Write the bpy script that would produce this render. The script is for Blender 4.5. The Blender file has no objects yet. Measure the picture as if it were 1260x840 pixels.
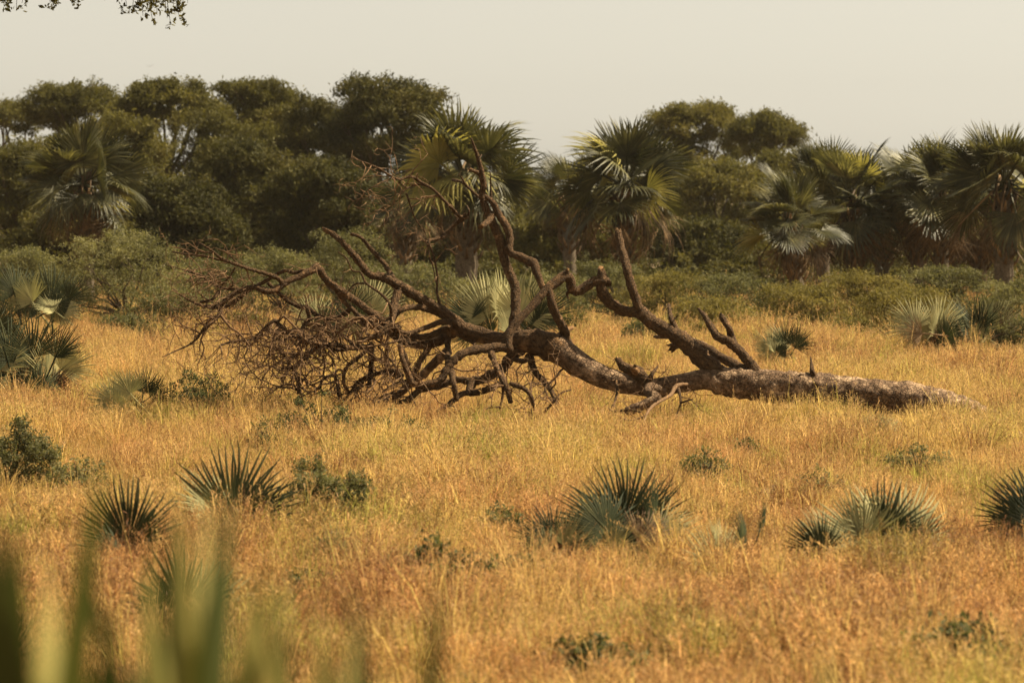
import bpy, math, random
import numpy as np
from mathutils import Vector, Matrix, noise as mnoise

# ------------------------------------------------------------------ camera
scene = bpy.context.scene
C = scene.collection
F_PX, CAM_H, HORIZON, CX, CY = 4725.0, 4.07, 243.0, 630.0, 420.0
PITCH = math.atan((CY - HORIZON) / F_PX)
cam_data = bpy.data.cameras.new('camera')
cam = bpy.data.objects.new('camera', cam_data)
C.objects.link(cam)
cam.location = (0, 0, CAM_H)
cam.rotation_euler = (math.pi / 2 - PITCH, 0, 0)
cam_data.sensor_width = 36.0
cam_data.lens = 135.0
cam_data.clip_start = 0.5
cam_data.clip_end = 6000.0
cam_data.dof.use_dof = True
cam_data.dof.focus_distance = 65.0
cam_data.dof.aperture_fstop = 2.7
scene.camera = cam

# ------------------------------------------------------------------ sky, sun, exposure
SUN_EL, SUN_AZ = math.radians(50), math.radians(76)      # azimuth from +Y (away from camera) towards +X (right)
sun_dir = Vector((math.sin(SUN_AZ) * math.cos(SUN_EL), math.cos(SUN_AZ) * math.cos(SUN_EL), math.sin(SUN_EL)))
world = bpy.data.worlds.new('World')
scene.world = world
world.use_nodes = True
wn = world.node_tree
wn.nodes.clear()
wo = wn.nodes.new('ShaderNodeOutputWorld')
bg = wn.nodes.new('ShaderNodeBackground')
sky = wn.nodes.new('ShaderNodeTexSky')
sky.sky_type = 'NISHITA'
sky.sun_disc = False
sky.sun_elevation = SUN_EL
sky.sun_rotation = SUN_AZ
sky.dust_density = 0.7
sky.air_density = 1.0
sky.ozone_density = 0.4
hsv = wn.nodes.new('ShaderNodeHueSaturation')            # dusty, nearly colourless air
hsv.inputs['Saturation'].default_value = 0.10
tint = wn.nodes.new('ShaderNodeMix')
tint.data_type = 'RGBA'
tint.blend_type = 'MULTIPLY'
tint.inputs[0].default_value = 1.0
tint.inputs[7].default_value = (1.0, 0.935, 0.79, 1)
wn.links.new(sky.outputs[0], hsv.inputs['Color'])
wn.links.new(hsv.outputs[0], tint.inputs[6])
wn.links.new(tint.outputs[2], bg.inputs['Color'])
bg.inputs['Strength'].default_value = 0.050
wn.links.new(bg.outputs[0], wo.inputs['Surface'])

sun_data = bpy.data.lights.new('sun', 'SUN')
sun_data.energy = 5.0
sun_data.angle = math.radians(0.6)
sun_data.color = (1.0, 0.86, 0.61)
sun = bpy.data.objects.new('sun', sun_data)
C.objects.link(sun)
sun.location = (30, 30, 60)
sun.rotation_euler = sun_dir.to_track_quat('Z', 'Y').to_euler()

scene.view_settings.view_transform = 'Standard'
scene.view_settings.look = 'None'
scene.view_settings.exposure = 1.38
scene.view_settings.gamma = 1.0
scene.render.engine = 'CYCLES'
scene.cycles.max_bounces = 8
scene.cycles.transparent_max_bounces = 8
scene.cycles.diffuse_bounces = 2
scene.cycles.transmission_bounces = 4
scene.cycles.volume_bounces = 1

# ------------------------------------------------------------------ helpers
def W(u, v, D):
    """photo pixel + distance along the view's ground axis -> world point"""
    dx = u - CX
    dy = F_PX * math.cos(PITCH) + (CY - v) * math.sin(PITCH)
    dz = -F_PX * math.sin(PITCH) + (CY - v) * math.cos(PITCH)
    k = D / dy
    return Vector((dx * k, D, CAM_H + dz * k))

def ppm(D):
    return F_PX / D

def tag(o, label=None, cat=None, group=None, kind=None):
    if label: o['label'] = label
    if cat: o['category'] = cat
    if group: o['group'] = group
    if kind: o['kind'] = kind
    return o

def empty(name, loc=(0, 0, 0), rz=0.0, parent=None):
    o = bpy.data.objects.new(name, None)
    o.empty_display_size = 0.2
    C.objects.link(o)
    o.location = loc
    o.rotation_euler = (0, 0, rz)
    if parent: o.parent = parent
    return o

def link_mesh(name, me, parent=None):
    o = bpy.data.objects.new(name, me)
    C.objects.link(o)
    if parent is not None:
        o.parent = parent
    return o

def np_mesh(name, verts, faces, mats, smooth=False, matidx=None, uvs=None):
    """verts (N,3) array, faces (M,k) int array of constant k"""
    me = bpy.data.meshes.new(name)
    verts = np.asarray(verts, dtype=np.float32)
    faces = np.asarray(faces, dtype=np.int32)
    n, k = faces.shape
    me.vertices.add(len(verts))
    me.vertices.foreach_set('co', verts.ravel())
    me.loops.add(n * k)
    me.loops.foreach_set('vertex_index', faces.ravel())
    me.polygons.add(n)
    me.polygons.foreach_set('loop_start', np.arange(0, n * k, k, dtype=np.int32))
    me.polygons.foreach_set('loop_total', np.full(n, k, dtype=np.int32))
    if smooth:
        me.polygons.foreach_set('use_smooth', np.ones(n, dtype=bool))
    if matidx is not None:
        me.polygons.foreach_set('material_index', np.asarray(matidx, dtype=np.int32))
    if uvs is not None:
        uvl = me.uv_layers.new(name='UVMap')
        uvl.data.foreach_set('uv', np.asarray(uvs, dtype=np.float32)[faces.ravel()].ravel())
    for m in (mats if isinstance(mats, (list, tuple)) else [mats]):
        me.materials.append(m)
    me.update(calc_edges=True)
    return me

def catmull(pts, rad, step):
    P = [np.array(p, float) for p in pts]
    R = list(rad)
    P = [2 * P[0] - P[1]] + P + [2 * P[-1] - P[-2]]
    R = [R[0]] + R + [R[-1]]
    out, ro = [], []
    for i in range(1, len(P) - 2):
        L = np.linalg.norm(P[i + 1] - P[i])
        n = max(1, int(L / step))
        for k in range(n):
            t = k / n
            t2, t3 = t * t, t * t * t
            out.append(0.5 * ((2 * P[i]) + (-P[i - 1] + P[i + 1]) * t + (2 * P[i - 1] - 5 * P[i] + 4 * P[i + 1] - P[i + 2]) * t2
                              + (-P[i - 1] + 3 * P[i] - 3 * P[i + 1] + P[i + 2]) * t3))
            ro.append(R[i] * (1 - t) + R[i + 1] * t)
    out.append(P[-2]); ro.append(R[-2])
    return np.array(out), np.array(ro)

def tube(pts, rad, sides=6, lump=0.0, seed=0.0, cap_flat=False, vbase=0):
    """swept tapered tube; returns verts, quad faces, uvs, face material index"""
    n = len(pts)
    T = np.gradient(pts, axis=0)
    T /= np.maximum(np.linalg.norm(T, axis=1, keepdims=True), 1e-9)
    ref = np.array([0.0, 0.0, 1.0]) if abs(T[0][2]) < 0.8 else np.array([1.0, 0.0, 0.0])
    N = np.cross(T[0], ref); N /= np.linalg.norm(N)
    ang = np.linspace(0, 2 * math.pi, sides, endpoint=False)
    V, UV = [], []
    dist = 0.0
    for i in range(n):
        N = N - T[i] * np.dot(N, T[i]); N /= max(np.linalg.norm(N), 1e-9)
        B = np.cross(T[i], N)
        if i: dist += np.linalg.norm(pts[i] - pts[i - 1])
        for a in ang:
            d = N * math.cos(a) + B * math.sin(a)
            r = rad[i]
            if lump:
                q = pts[i] + d * r
                f = 0.9 / max(rad[i], 0.03)
                nn = mnoise.noise(Vector((q[0] * f + seed, q[1] * f, q[2] * f)))
                n2 = mnoise.noise(Vector((q[0] * f * 2.7 + seed, q[1] * f * 2.7 + 7, q[2] * f * 2.7)))
                n3 = mnoise.noise(Vector((q[0] * 9 + seed, q[1] * 14, q[2] * 14))) * min(rad[i], 0.1) if sides > 20 else 0.0
                r = r * (1 + lump * (nn + 0.5 * n2)) + 0.35 * n3
            q = pts[i] + d * r
            if cap_flat and i >= n - 1:                      # splintered end
                q = q + T[i] * rad[i] * random.uniform(-0.9, 1.2)
            V.append(q)
            UV.append((a / (2 * math.pi), dist))
    Fq, mi = [], []
    for i in range(n - 1):
        for j in range(sides):
            a, b = i * sides + j, i * sides + (j + 1) % sides
            Fq.append((a + vbase, b + vbase, b + sides + vbase, a + sides + vbase)); mi.append(0)
    # end caps: fan of quads around a centre
    for end in (0, 1):
        base = 0 if end == 0 else (n - 1) * sides
        c = pts[0] if end == 0 else pts[-1] + T[-1] * rad[-1] * (-0.2 if cap_flat else 0.6)
        V.append(c); UV.append((0.5, 0 if end == 0 else dist))
        ci = len(V) - 1
        for j in range(0, sides - 1, 2):
            a, b, d = base + j, base + j + 1, base + (j + 2) % sides
            q = (ci, a, b, d) if end else (ci, d, b, a)
            Fq.append(tuple(x + vbase for x in q)); mi.append(1 if (end and cap_flat) else 0)
    return V, Fq, UV, mi

class Tubes:
    def __init__(s): s.V, s.F, s.U, s.M = [], [], [], []
    def add(s, pts, rad, sides=6, step=None, lump=0.0, seed=0.0, cap_flat=False):
        if step: pts, rad = catmull(pts, rad, step)
        else: pts, rad = np.array(pts, float), np.array(rad, float)
        v, f, u, m = tube(pts, rad, sides, lump, seed, cap_flat, len(s.V))
        s.V += v; s.F += f; s.U += u; s.M += m
        return pts, rad
    def build(s, name, mats, parent=None, origin=None):
        V = np.array([tuple(v) for v in s.V])
        if origin is not None: V = V - np.array(origin)
        me = np_mesh(name, V, s.F, mats, smooth=True, matidx=s.M if isinstance(mats, (list, tuple)) and len(mats) > 1 else None, uvs=s.U)
        return link_mesh(name, me, parent)

# ------------------------------------------------------------------ materials
def new_mat(name):
    m = bpy.data.materials.new(name)
    m.use_nodes = True
    nt = m.node_tree
    nt.nodes.clear()
    return m, nt, nt.nodes, nt.links

def ramp(nodes, stops):
    r = nodes.new('ShaderNodeValToRGB')
    el = r.color_ramp.elements
    while len(el) > 2: el.remove(el[-1])
    el[0].position, el[0].color = stops[0][0], (*stops[0][1], 1)
    el[1].position, el[1].color = stops[-1][0], (*stops[-1][1], 1)
    for p, c in stops[1:-1]:
        e = el.new(p); e.color = (*c, 1)
    return r

def leaf_mat(name, stops, transl=0.35, rough=0.7, spec=0.1, patch=None, transl_col=(1.0, 1.0, 0.6), patch_scale=0.35):
    """foliage: colour varies leaf by leaf and over the plant; part of the light passes through"""
    m, nt, N, L = new_mat(name)
    out = N.new('ShaderNodeOutputMaterial')
    geo = N.new('ShaderNodeNewGeometry')
    oi = N.new('ShaderNodeObjectInfo')
    noi = N.new('ShaderNodeTexNoise'); noi.inputs['Scale'].default_value = patch_scale; noi.inputs['Detail'].default_value = 3
    L.new(geo.outputs['Position'], noi.inputs['Vector'])
    a = N.new('ShaderNodeMath'); a.operation = 'MULTIPLY_ADD'; a.inputs[1].default_value = 0.35
    L.new(geo.outputs['Random Per Island'], a.inputs[0])
    b = N.new('ShaderNodeMath'); b.operation = 'MULTIPLY_ADD'; b.inputs[1].default_value = 1.5; b.inputs[2].default_value = -0.5
    L.new(noi.outputs['Fac'], b.inputs[0]); L.new(b.outputs[0], a.inputs[2])
    c = N.new('ShaderNodeMath'); c.operation = 'MULTIPLY_ADD'; c.inputs[1].default_value = 0.25
    L.new(oi.outputs['Random'], c.inputs[0]); L.new(a.outputs[0], c.inputs[2])
    r = ramp(N, stops)
    L.new(c.outputs[0], r.inputs[0])
    p = N.new('ShaderNodeBsdfPrincipled')
    p.inputs['Roughness'].default_value = rough
    p.inputs['Specular IOR Level'].default_value = spec
    L.new(r.outputs[0], p.inputs['Base Color'])
    t = N.new('ShaderNodeBsdfTranslucent')
    tm = N.new('ShaderNodeMix'); tm.data_type = 'RGBA'; tm.blend_type = 'MULTIPLY'; tm.inputs[0].default_value = 1
    L.new(r.outputs[0], tm.inputs[6]); tm.inputs[7].default_value = (*transl_col, 1)
    L.new(tm.outputs[2], t.inputs['Color'])
    mx = N.new('ShaderNodeMixShader'); mx.inputs[0].default_value = transl
    L.new(p.outputs[0], mx.inputs[1]); L.new(t.outputs[0], mx.inputs[2])
    L.new(mx.outputs[0], out.inputs['Surface'])
    return m

def bark_mat(name, dark, mid, pale, pale_amt=0.55, bump=0.6, scale=3.0):
    m, nt, N, L = new_mat(name)
    out = N.new('ShaderNodeOutputMaterial')
    p = N.new('ShaderNodeBsdfPrincipled'); p.inputs['Roughness'].default_value = 0.85
    p.inputs['Specular IOR Level'].default_value = 0.15
    tc = N.new('ShaderNodeTexCoord')
    uvm = N.new('ShaderNodeMapping'); uvm.inputs['Scale'].default_value = (5.0, 2.2, 1)
    L.new(tc.outputs['UV'], uvm.inputs['Vector'])
    n1 = N.new('ShaderNodeTexNoise'); n1.inputs['Scale'].default_value = scale; n1.inputs['Detail'].default_value = 6; n1.inputs['Roughness'].default_value = 0.65
    L.new(tc.outputs['Object'], n1.inputs['Vector'])
    n2 = N.new('ShaderNodeTexNoise'); n2.inputs['Scale'].default_value = 4; n2.inputs['Detail'].default_value = 8; n2.inputs['Roughness'].default_value = 0.7
    L.new(uvm.outputs[0], n2.inputs['Vector'])
    v = N.new('ShaderNodeTexVoronoi'); v.feature = 'DISTANCE_TO_EDGE'; v.inputs['Scale'].default_value = 16
    L.new(tc.outputs['Object'], v.inputs['Vector'])
    r1 = ramp(N, [(0.30, dark), (0.55, mid), (0.8, mid)])
    L.new(n2.outputs['Fac'], r1.inputs[0])
    r2 = ramp(N, [(pale_amt, (0, 0, 0)), (min(pale_amt + 0.16, 1), (1, 1, 1))])
    L.new(n1.outputs['Fac'], r2.inputs[0])
    mx = N.new('ShaderNodeMix'); mx.data_type = 'RGBA'
    L.new(r2.outputs[0], mx.inputs[0]); L.new(r1.outputs[0], mx.inputs[6]); mx.inputs[7].default_value = (*pale, 1)
    rv = ramp(N, [(0.0, (0.45, 0.45, 0.45)), (0.12, (1, 1, 1))])
    L.new(v.outputs[0], rv.inputs[0])
    mv = N.new('ShaderNodeMix'); mv.data_type = 'RGBA'; mv.blend_type = 'MULTIPLY'; mv.inputs[0].default_value = 0.7
    L.new(mx.outputs[2], mv.inputs[6]); L.new(rv.outputs[0], mv.inputs[7])
    L.new(mv.outputs[2], p.inputs['Base Color'])
    ad = N.new('ShaderNodeMath'); ad.operation = 'ADD'
    L.new(n2.outputs['Fac'], ad.inputs[0]); L.new(rv.outputs[0], ad.inputs[1])
    bp = N.new('ShaderNodeBump'); bp.inputs['Strength'].default_value = bump; bp.inputs['Distance'].default_value = 0.03
    L.new(ad.outputs[0], bp.inputs['Height']); L.new(bp.outputs[0], p.inputs['Normal'])
    L.new(p.outputs[0], out.inputs['Surface'])
    return m

M = {}
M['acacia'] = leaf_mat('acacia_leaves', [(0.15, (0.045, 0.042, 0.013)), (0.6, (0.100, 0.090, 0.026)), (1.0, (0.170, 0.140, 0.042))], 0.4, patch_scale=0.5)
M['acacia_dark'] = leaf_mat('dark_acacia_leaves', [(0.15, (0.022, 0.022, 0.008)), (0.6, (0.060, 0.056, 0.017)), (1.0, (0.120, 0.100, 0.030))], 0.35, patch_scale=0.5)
M['scrub'] = leaf_mat('scrub_leaves', [(0.15, (0.055, 0.054, 0.024)), (0.6, (0.140, 0.132, 0.060)), (1.0, (0.250, 0.225, 0.100))], 0.4, patch_scale=0.9)
M['scrub_yellow'] = leaf_mat('yellow_green_scrub_leaves', [(0.15, (0.085, 0.074, 0.022)), (0.6, (0.170, 0.140, 0.045)), (1.0, (0.260, 0.205, 0.070))], 0.4, patch_scale=0.9)
M['herb'] = leaf_mat('herb_leaves', [(0.15, (0.045, 0.050, 0.022)), (0.6, (0.100, 0.102, 0.042)), (1.0, (0.190, 0.170, 0.070))], 0.4, patch_scale=2.0)
M['palm'] = leaf_mat('palm_leaf', [(0.15, (0.018, 0.020, 0.008)), (0.6, (0.070, 0.066, 0.026)), (1.0, (0.270, 0.240, 0.100))], 0.3, rough=0.45, spec=0.3, patch_scale=1.2)
M['palm_yellow'] = leaf_mat('sunlit_yellow_palm_leaf', [(0.15, (0.180, 0.160, 0.045)), (0.6, (0.300, 0.260, 0.080)), (1.0, (0.420, 0.360, 0.130))], 0.35, rough=0.6, spec=0.1, patch_scale=1.2)  # yellow light on fans and near blades, painted as leaf colour
M['palm_dead'] = leaf_mat('dead_palm_leaf', [(0.1, (0.035, 0.022, 0.012)), (0.6, (0.13, 0.08, 0.04)), (1.0, (0.38, 0.24, 0.12))], 0.2, rough=0.7, spec=0.2, patch_scale=1.6, transl_col=(1, 0.8, 0.5))
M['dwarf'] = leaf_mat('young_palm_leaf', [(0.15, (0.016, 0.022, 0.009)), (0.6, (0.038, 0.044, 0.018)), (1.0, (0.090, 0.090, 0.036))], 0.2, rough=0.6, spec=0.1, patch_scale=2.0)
M['dwarf_pale'] = leaf_mat('pale_young_palm_leaf', [(0.15, (0.190, 0.180, 0.085)), (0.6, (0.340, 0.310, 0.150)), (1.0, (0.460, 0.400, 0.210))], 0.25, rough=0.6, spec=0.1, patch_scale=2.0)  # lighter version of the young leaf colour, with the sunlight painted in
M['front_leaf'] = leaf_mat('near_palm_leaf', [(0.15, (0.03, 0.04, 0.012)), (0.6, (0.055, 0.064, 0.020)), (1.0, (0.10, 0.10, 0.03))], 0.3, rough=0.85, spec=0.03)
M['bark'] = bark_mat('fallen_tree_bark', (0.006, 0.004, 0.002), (0.105, 0.058, 0.026), (0.30, 0.165, 0.075), 0.57, 1.0)
M['trunk'] = bark_mat('fallen_trunk_bark', (0.014, 0.009, 0.005), (0.165, 0.10, 0.058), (0.46, 0.31, 0.19), 0.49, 1.0, 4.5)
M['twig'] = bark_mat('dry_twigs', (0.03, 0.017, 0.008), (0.20, 0.115, 0.058), (0.28, 0.17, 0.085), 0.6, 0.2)
M['splinter'] = bark_mat('torn_wood', (0.06, 0.03, 0.012), (0.24, 0.13, 0.055), (0.36, 0.21, 0.10), 0.55)
M['tree_bark'] = bark_mat('acacia_bark', (0.03, 0.022, 0.014), (0.09, 0.062, 0.038), (0.14, 0.1, 0.065), 0.6, 0.4)
M['palm_trunk'] = bark_mat('palm_trunk_bark', (0.05, 0.036, 0.022), (0.15, 0.115, 0.08), (0.24, 0.19, 0.14), 0.58, 0.8)

def grass_mat(name, straw, rust, green, green_amt):
    m, nt, N, L = new_mat(name)
    out = N.new('ShaderNodeOutputMaterial')
    geo = N.new('ShaderNodeNewGeometry')
    mp = N.new('ShaderNodeMapping'); mp.inputs['Scale'].default_value = (1, 0.45, 0.0)   # fields stretch with the ground, not with height
    L.new(geo.outputs['Position'], mp.inputs['Vector'])
    big = N.new('ShaderNodeTexNoise'); big.inputs['Scale'].default_value = 0.22; big.inputs['Detail'].default_value = 5; big.inputs['Roughness'].default_value = 0.6
    L.new(mp.outputs[0], big.inputs['Vector'])
    mp2 = N.new('ShaderNodeMapping'); mp2.inputs['Location'].default_value = (31, 17, 0); mp2.inputs['Scale'].default_value = (1, 0.5, 0)
    L.new(geo.outputs['Position'], mp2.inputs['Vector'])
    sm = N.new('ShaderNodeTexNoise'); sm.inputs['Scale'].default_value = 0.5; sm.inputs['Detail'].default_value = 6; sm.inputs['Roughness'].default_value = 0.7
    L.new(mp2.outputs[0], sm.inputs['Vector'])
    rr = ramp(N, [(0.40, (0, 0, 0)), (0.62, (1, 1, 1))]); L.new(big.outputs['Fac'], rr.inputs[0])
    c1 = N.new('ShaderNodeMix'); c1.data_type = 'RGBA'; L.new(rr.outputs[0], c1.inputs[0]); c1.inputs[6].default_value = (*straw, 1); c1.inputs[7].default_value = (*rust, 1)
    rg = ramp(N, [(green_amt, (0, 0, 0)), (green_amt + 0.13, (1, 1, 1))]); L.new(sm.outputs['Fac'], rg.inputs[0])
    c2 = N.new('ShaderNodeMix'); c2.data_type = 'RGBA'; L.new(rg.outputs[0], c2.inputs[0]); L.new(c1.outputs[2], c2.inputs[6]); c2.inputs[7].default_value = (*green, 1)
    # blade-by-blade value
    h = N.new('ShaderNodeHueSaturation')
    mr = N.new('ShaderNodeMapRange'); mr.inputs[3].default_value = 0.36; mr.inputs[4].default_value = 1.55
    L.new(geo.outputs['Random Per Island'], mr.inputs[0]); L.new(mr.outputs[0], h.inputs['Value']); L.new(c2.outputs[2], h.inputs['Color'])
    d = N.new('ShaderNodeBsdfPrincipled'); d.inputs['Roughness'].default_value = 0.6; d.inputs['Specular IOR Level'].default_value = 0.2
    t = N.new('ShaderNodeBsdfTranslucent')
    L.new(h.outputs[0], d.inputs['Base Color']); L.new(h.outputs[0], t.inputs['Color'])
    mx = N.new('ShaderNodeMixShader'); mx.inputs[0].default_value = 0.45
    L.new(d.outputs[0], mx.inputs[1]); L.new(t.outputs[0], mx.inputs[2]); L.new(mx.outputs[0], out.inputs['Surface'])
    return m
M['grass'] = grass_mat('dry_grass', (0.62, 0.455, 0.14), (0.60, 0.39, 0.15), (0.36, 0.345, 0.07), 0.495)
M['seed'] = grass_mat('grass_seed_heads', (0.48, 0.31, 0.12), (0.38, 0.20, 0.08), (0.36, 0.28, 0.09), 0.58)

def ground_mat():
    m, nt, N, L = new_mat('dry_soil')
    out = N.new('ShaderNodeOutputMaterial'); p = N.new('ShaderNodeBsdfPrincipled'); p.inputs['Roughness'].default_value = 0.95
    geo = N.new('ShaderNodeNewGeometry')
    n = N.new('ShaderNodeTexNoise'); n.inputs['Scale'].default_value = 0.8; n.inputs['Detail'].default_value = 8
    L.new(geo.outputs['Position'], n.inputs['Vector'])
    r = ramp(N, [(0.3, (0.08, 0.05, 0.022)), (0.7, (0.17, 0.11, 0.045))]); L.new(n.outputs['Fac'], r.inputs[0])
    L.new(r.outputs[0], p.inputs['Base Color'])
    b = N.new('ShaderNodeBump'); b.inputs['Strength'].default_value = 0.6; L.new(n.outputs['Fac'], b.inputs['Height']); L.new(b.outputs[0], p.inputs['Normal'])
    L.new(p.outputs[0], out.inputs['Surface'])
    return m
M['soil'] = ground_mat()

# ------------------------------------------------------------------ ground
def ground_z(x, y):
    return 0.10 * mnoise.noise(Vector((x * 0.10, y * 0.07, 3.1))) + 0.05 * mnoise.noise(Vector((x * 0.35, y * 0.3, 9.1)))

def build_ground():
    xs = np.concatenate([[-4000, -1200, -400, -150, -80], np.arange(-50, 50.1, 1.25), [80, 150, 400, 1200, 4000]])
    ys = np.concatenate([[-600, -150, -40], np.arange(-10, 240, 1.6), [260, 300, 400, 800, 1600, 5000]])
    V = [(x, y, ground_z(x, y) if abs(x) <= 50 and -10 <= y <= 240 else 0.0) for y in ys for x in xs]
    nx = len(xs)
    Fq = [(j * nx + i, j * nx + i + 1, (j + 1) * nx + i + 1, (j + 1) * nx + i) for j in range(len(ys) - 1) for i in range(nx - 1)]
    o = link_mesh('ground', np_mesh('ground', V, Fq, M['soil'], smooth=True))
    tag(o, kind='structure')
build_ground()

# ------------------------------------------------------------------ grass (stuff)
rng = np.random.default_rng(11)
def tuft_mesh(name, seed, n, h, spread, seedheads, wide=0.006):
    r = np.random.default_rng(seed)
    V, Fc, mi = [], [], []
    for b in range(n):
        a = r.uniform(0, 2 * math.pi); rr = spread * math.sqrt(r.uniform(0, 1))
        x0, y0 = rr * math.cos(a), rr * math.sin(a)
        hh = h * r.uniform(0.45, 1.15)
        la = a + r.normal(0, 0.9); lean = abs(r.normal(0.27, 0.24)) * hh
        dx, dy = math.cos(la) * lean, math.sin(la) * lean
        wd = r.uniform(0, math.pi); wx, wy = math.cos(wd) * wide * r.uniform(0.6, 1.4), math.sin(wd) * wide * r.uniform(0.6, 1.4)
        ts = (0, 0.4, 0.75, 1.0)
        base = len(V)
        for t in ts:
            w = (1 - t) ** 0.7 * 0.9 + 0.12
            cx, cy, cz = x0 + dx * t * t, y0 + dy * t * t, hh * (t - 0.12 * t * t * (lean / hh) * 3)
            V += [(cx - wx * w, cy - wy * w, cz), (cx + wx * w, cy + wy * w, cz)]
        for k in range(3):
            Fc.append((base + 2 * k, base + 2 * k + 1, base + 2 * k + 3, base + 2 * k + 2)); mi.append(0)
        if r.uniform() < seedheads:
            hl = hh * r.uniform(0.18, 0.3)
            for s in range(9):
                t = 1 - (s / 9) * hl / hh
                c = np.array([x0 + dx * t * t, y0 + dy * t * t, hh * (t - 0.12 * t * t * (lean / hh) * 3)])
                d = r.normal(0, 1, 3); d[2] = abs(d[2]) * 0.8 + 0.3; d /= np.linalg.norm(d)
                l = r.uniform(0.018, 0.045)
                s2 = np.cross(d, r.normal(0, 1, 3)); s2 /= np.linalg.norm(s2); s2 *= r.uniform(0.002, 0.0045)
                bb = len(V)
                V += [tuple(c - s2), tuple(c + s2), tuple(c + d * l + s2 * 0.6), tuple(c + d * l - s2 * 0.6)]
                Fc.append((bb, bb + 1, bb + 2, bb + 3)); mi.append(1)
    return np_mesh(name, V, Fc, [M['grass'], M['seed']], matidx=mi)

M['stalk'] = grass_mat('brown_stalks', (0.22, 0.11, 0.04), (0.20, 0.085, 0.035), (0.13, 0.12, 0.03), 0.52)
tuft_coll = bpy.data.collections.new('grass_tufts')          # templates, not linked to the scene
specs = [(90, 0.50, 0.16, 0.30), (80, 0.56, 0.18, 0.5), (100, 0.44, 0.20, 0.15), (70, 0.62, 0.14, 0.6),
         (90, 0.48, 0.22, 0.35), (110, 0.36, 0.2, 0.1), (60, 0.70, 0.12, 0.7), (95, 0.52, 0.24, 0.4), (34, 0.60, 0.16, 0.95), (60, 0.34, 0.26, 0.6), (9, 1.0, 0.14, 0.8)]
M['rust_grass'] = grass_mat('rusty_grass', (0.62, 0.375, 0.145), (0.55, 0.30, 0.12), (0.42, 0.35, 0.09), 0.53)
specs += [(90, 0.54, 0.18, 0.8), (70, 0.62, 0.16, 0.95), (100, 0.46, 0.22, 0.6)]
for i, (n, h, sp, sh) in enumerate(specs):
    o = bpy.data.objects.new('grass_tuft', tuft_mesh('grass_tuft', 100 + i, n, h, sp, sh))
    if i >= 11: o.data.materials[0] = M['rust_grass']; o.data.materials[1] = M['stalk'] if i == 12 else M['rust_grass']
    if i in (8, 9): o.data.materials[0] = M['stalk']; o.data.materials[1] = M['stalk']
    tuft_coll.objects.link(o)

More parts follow.
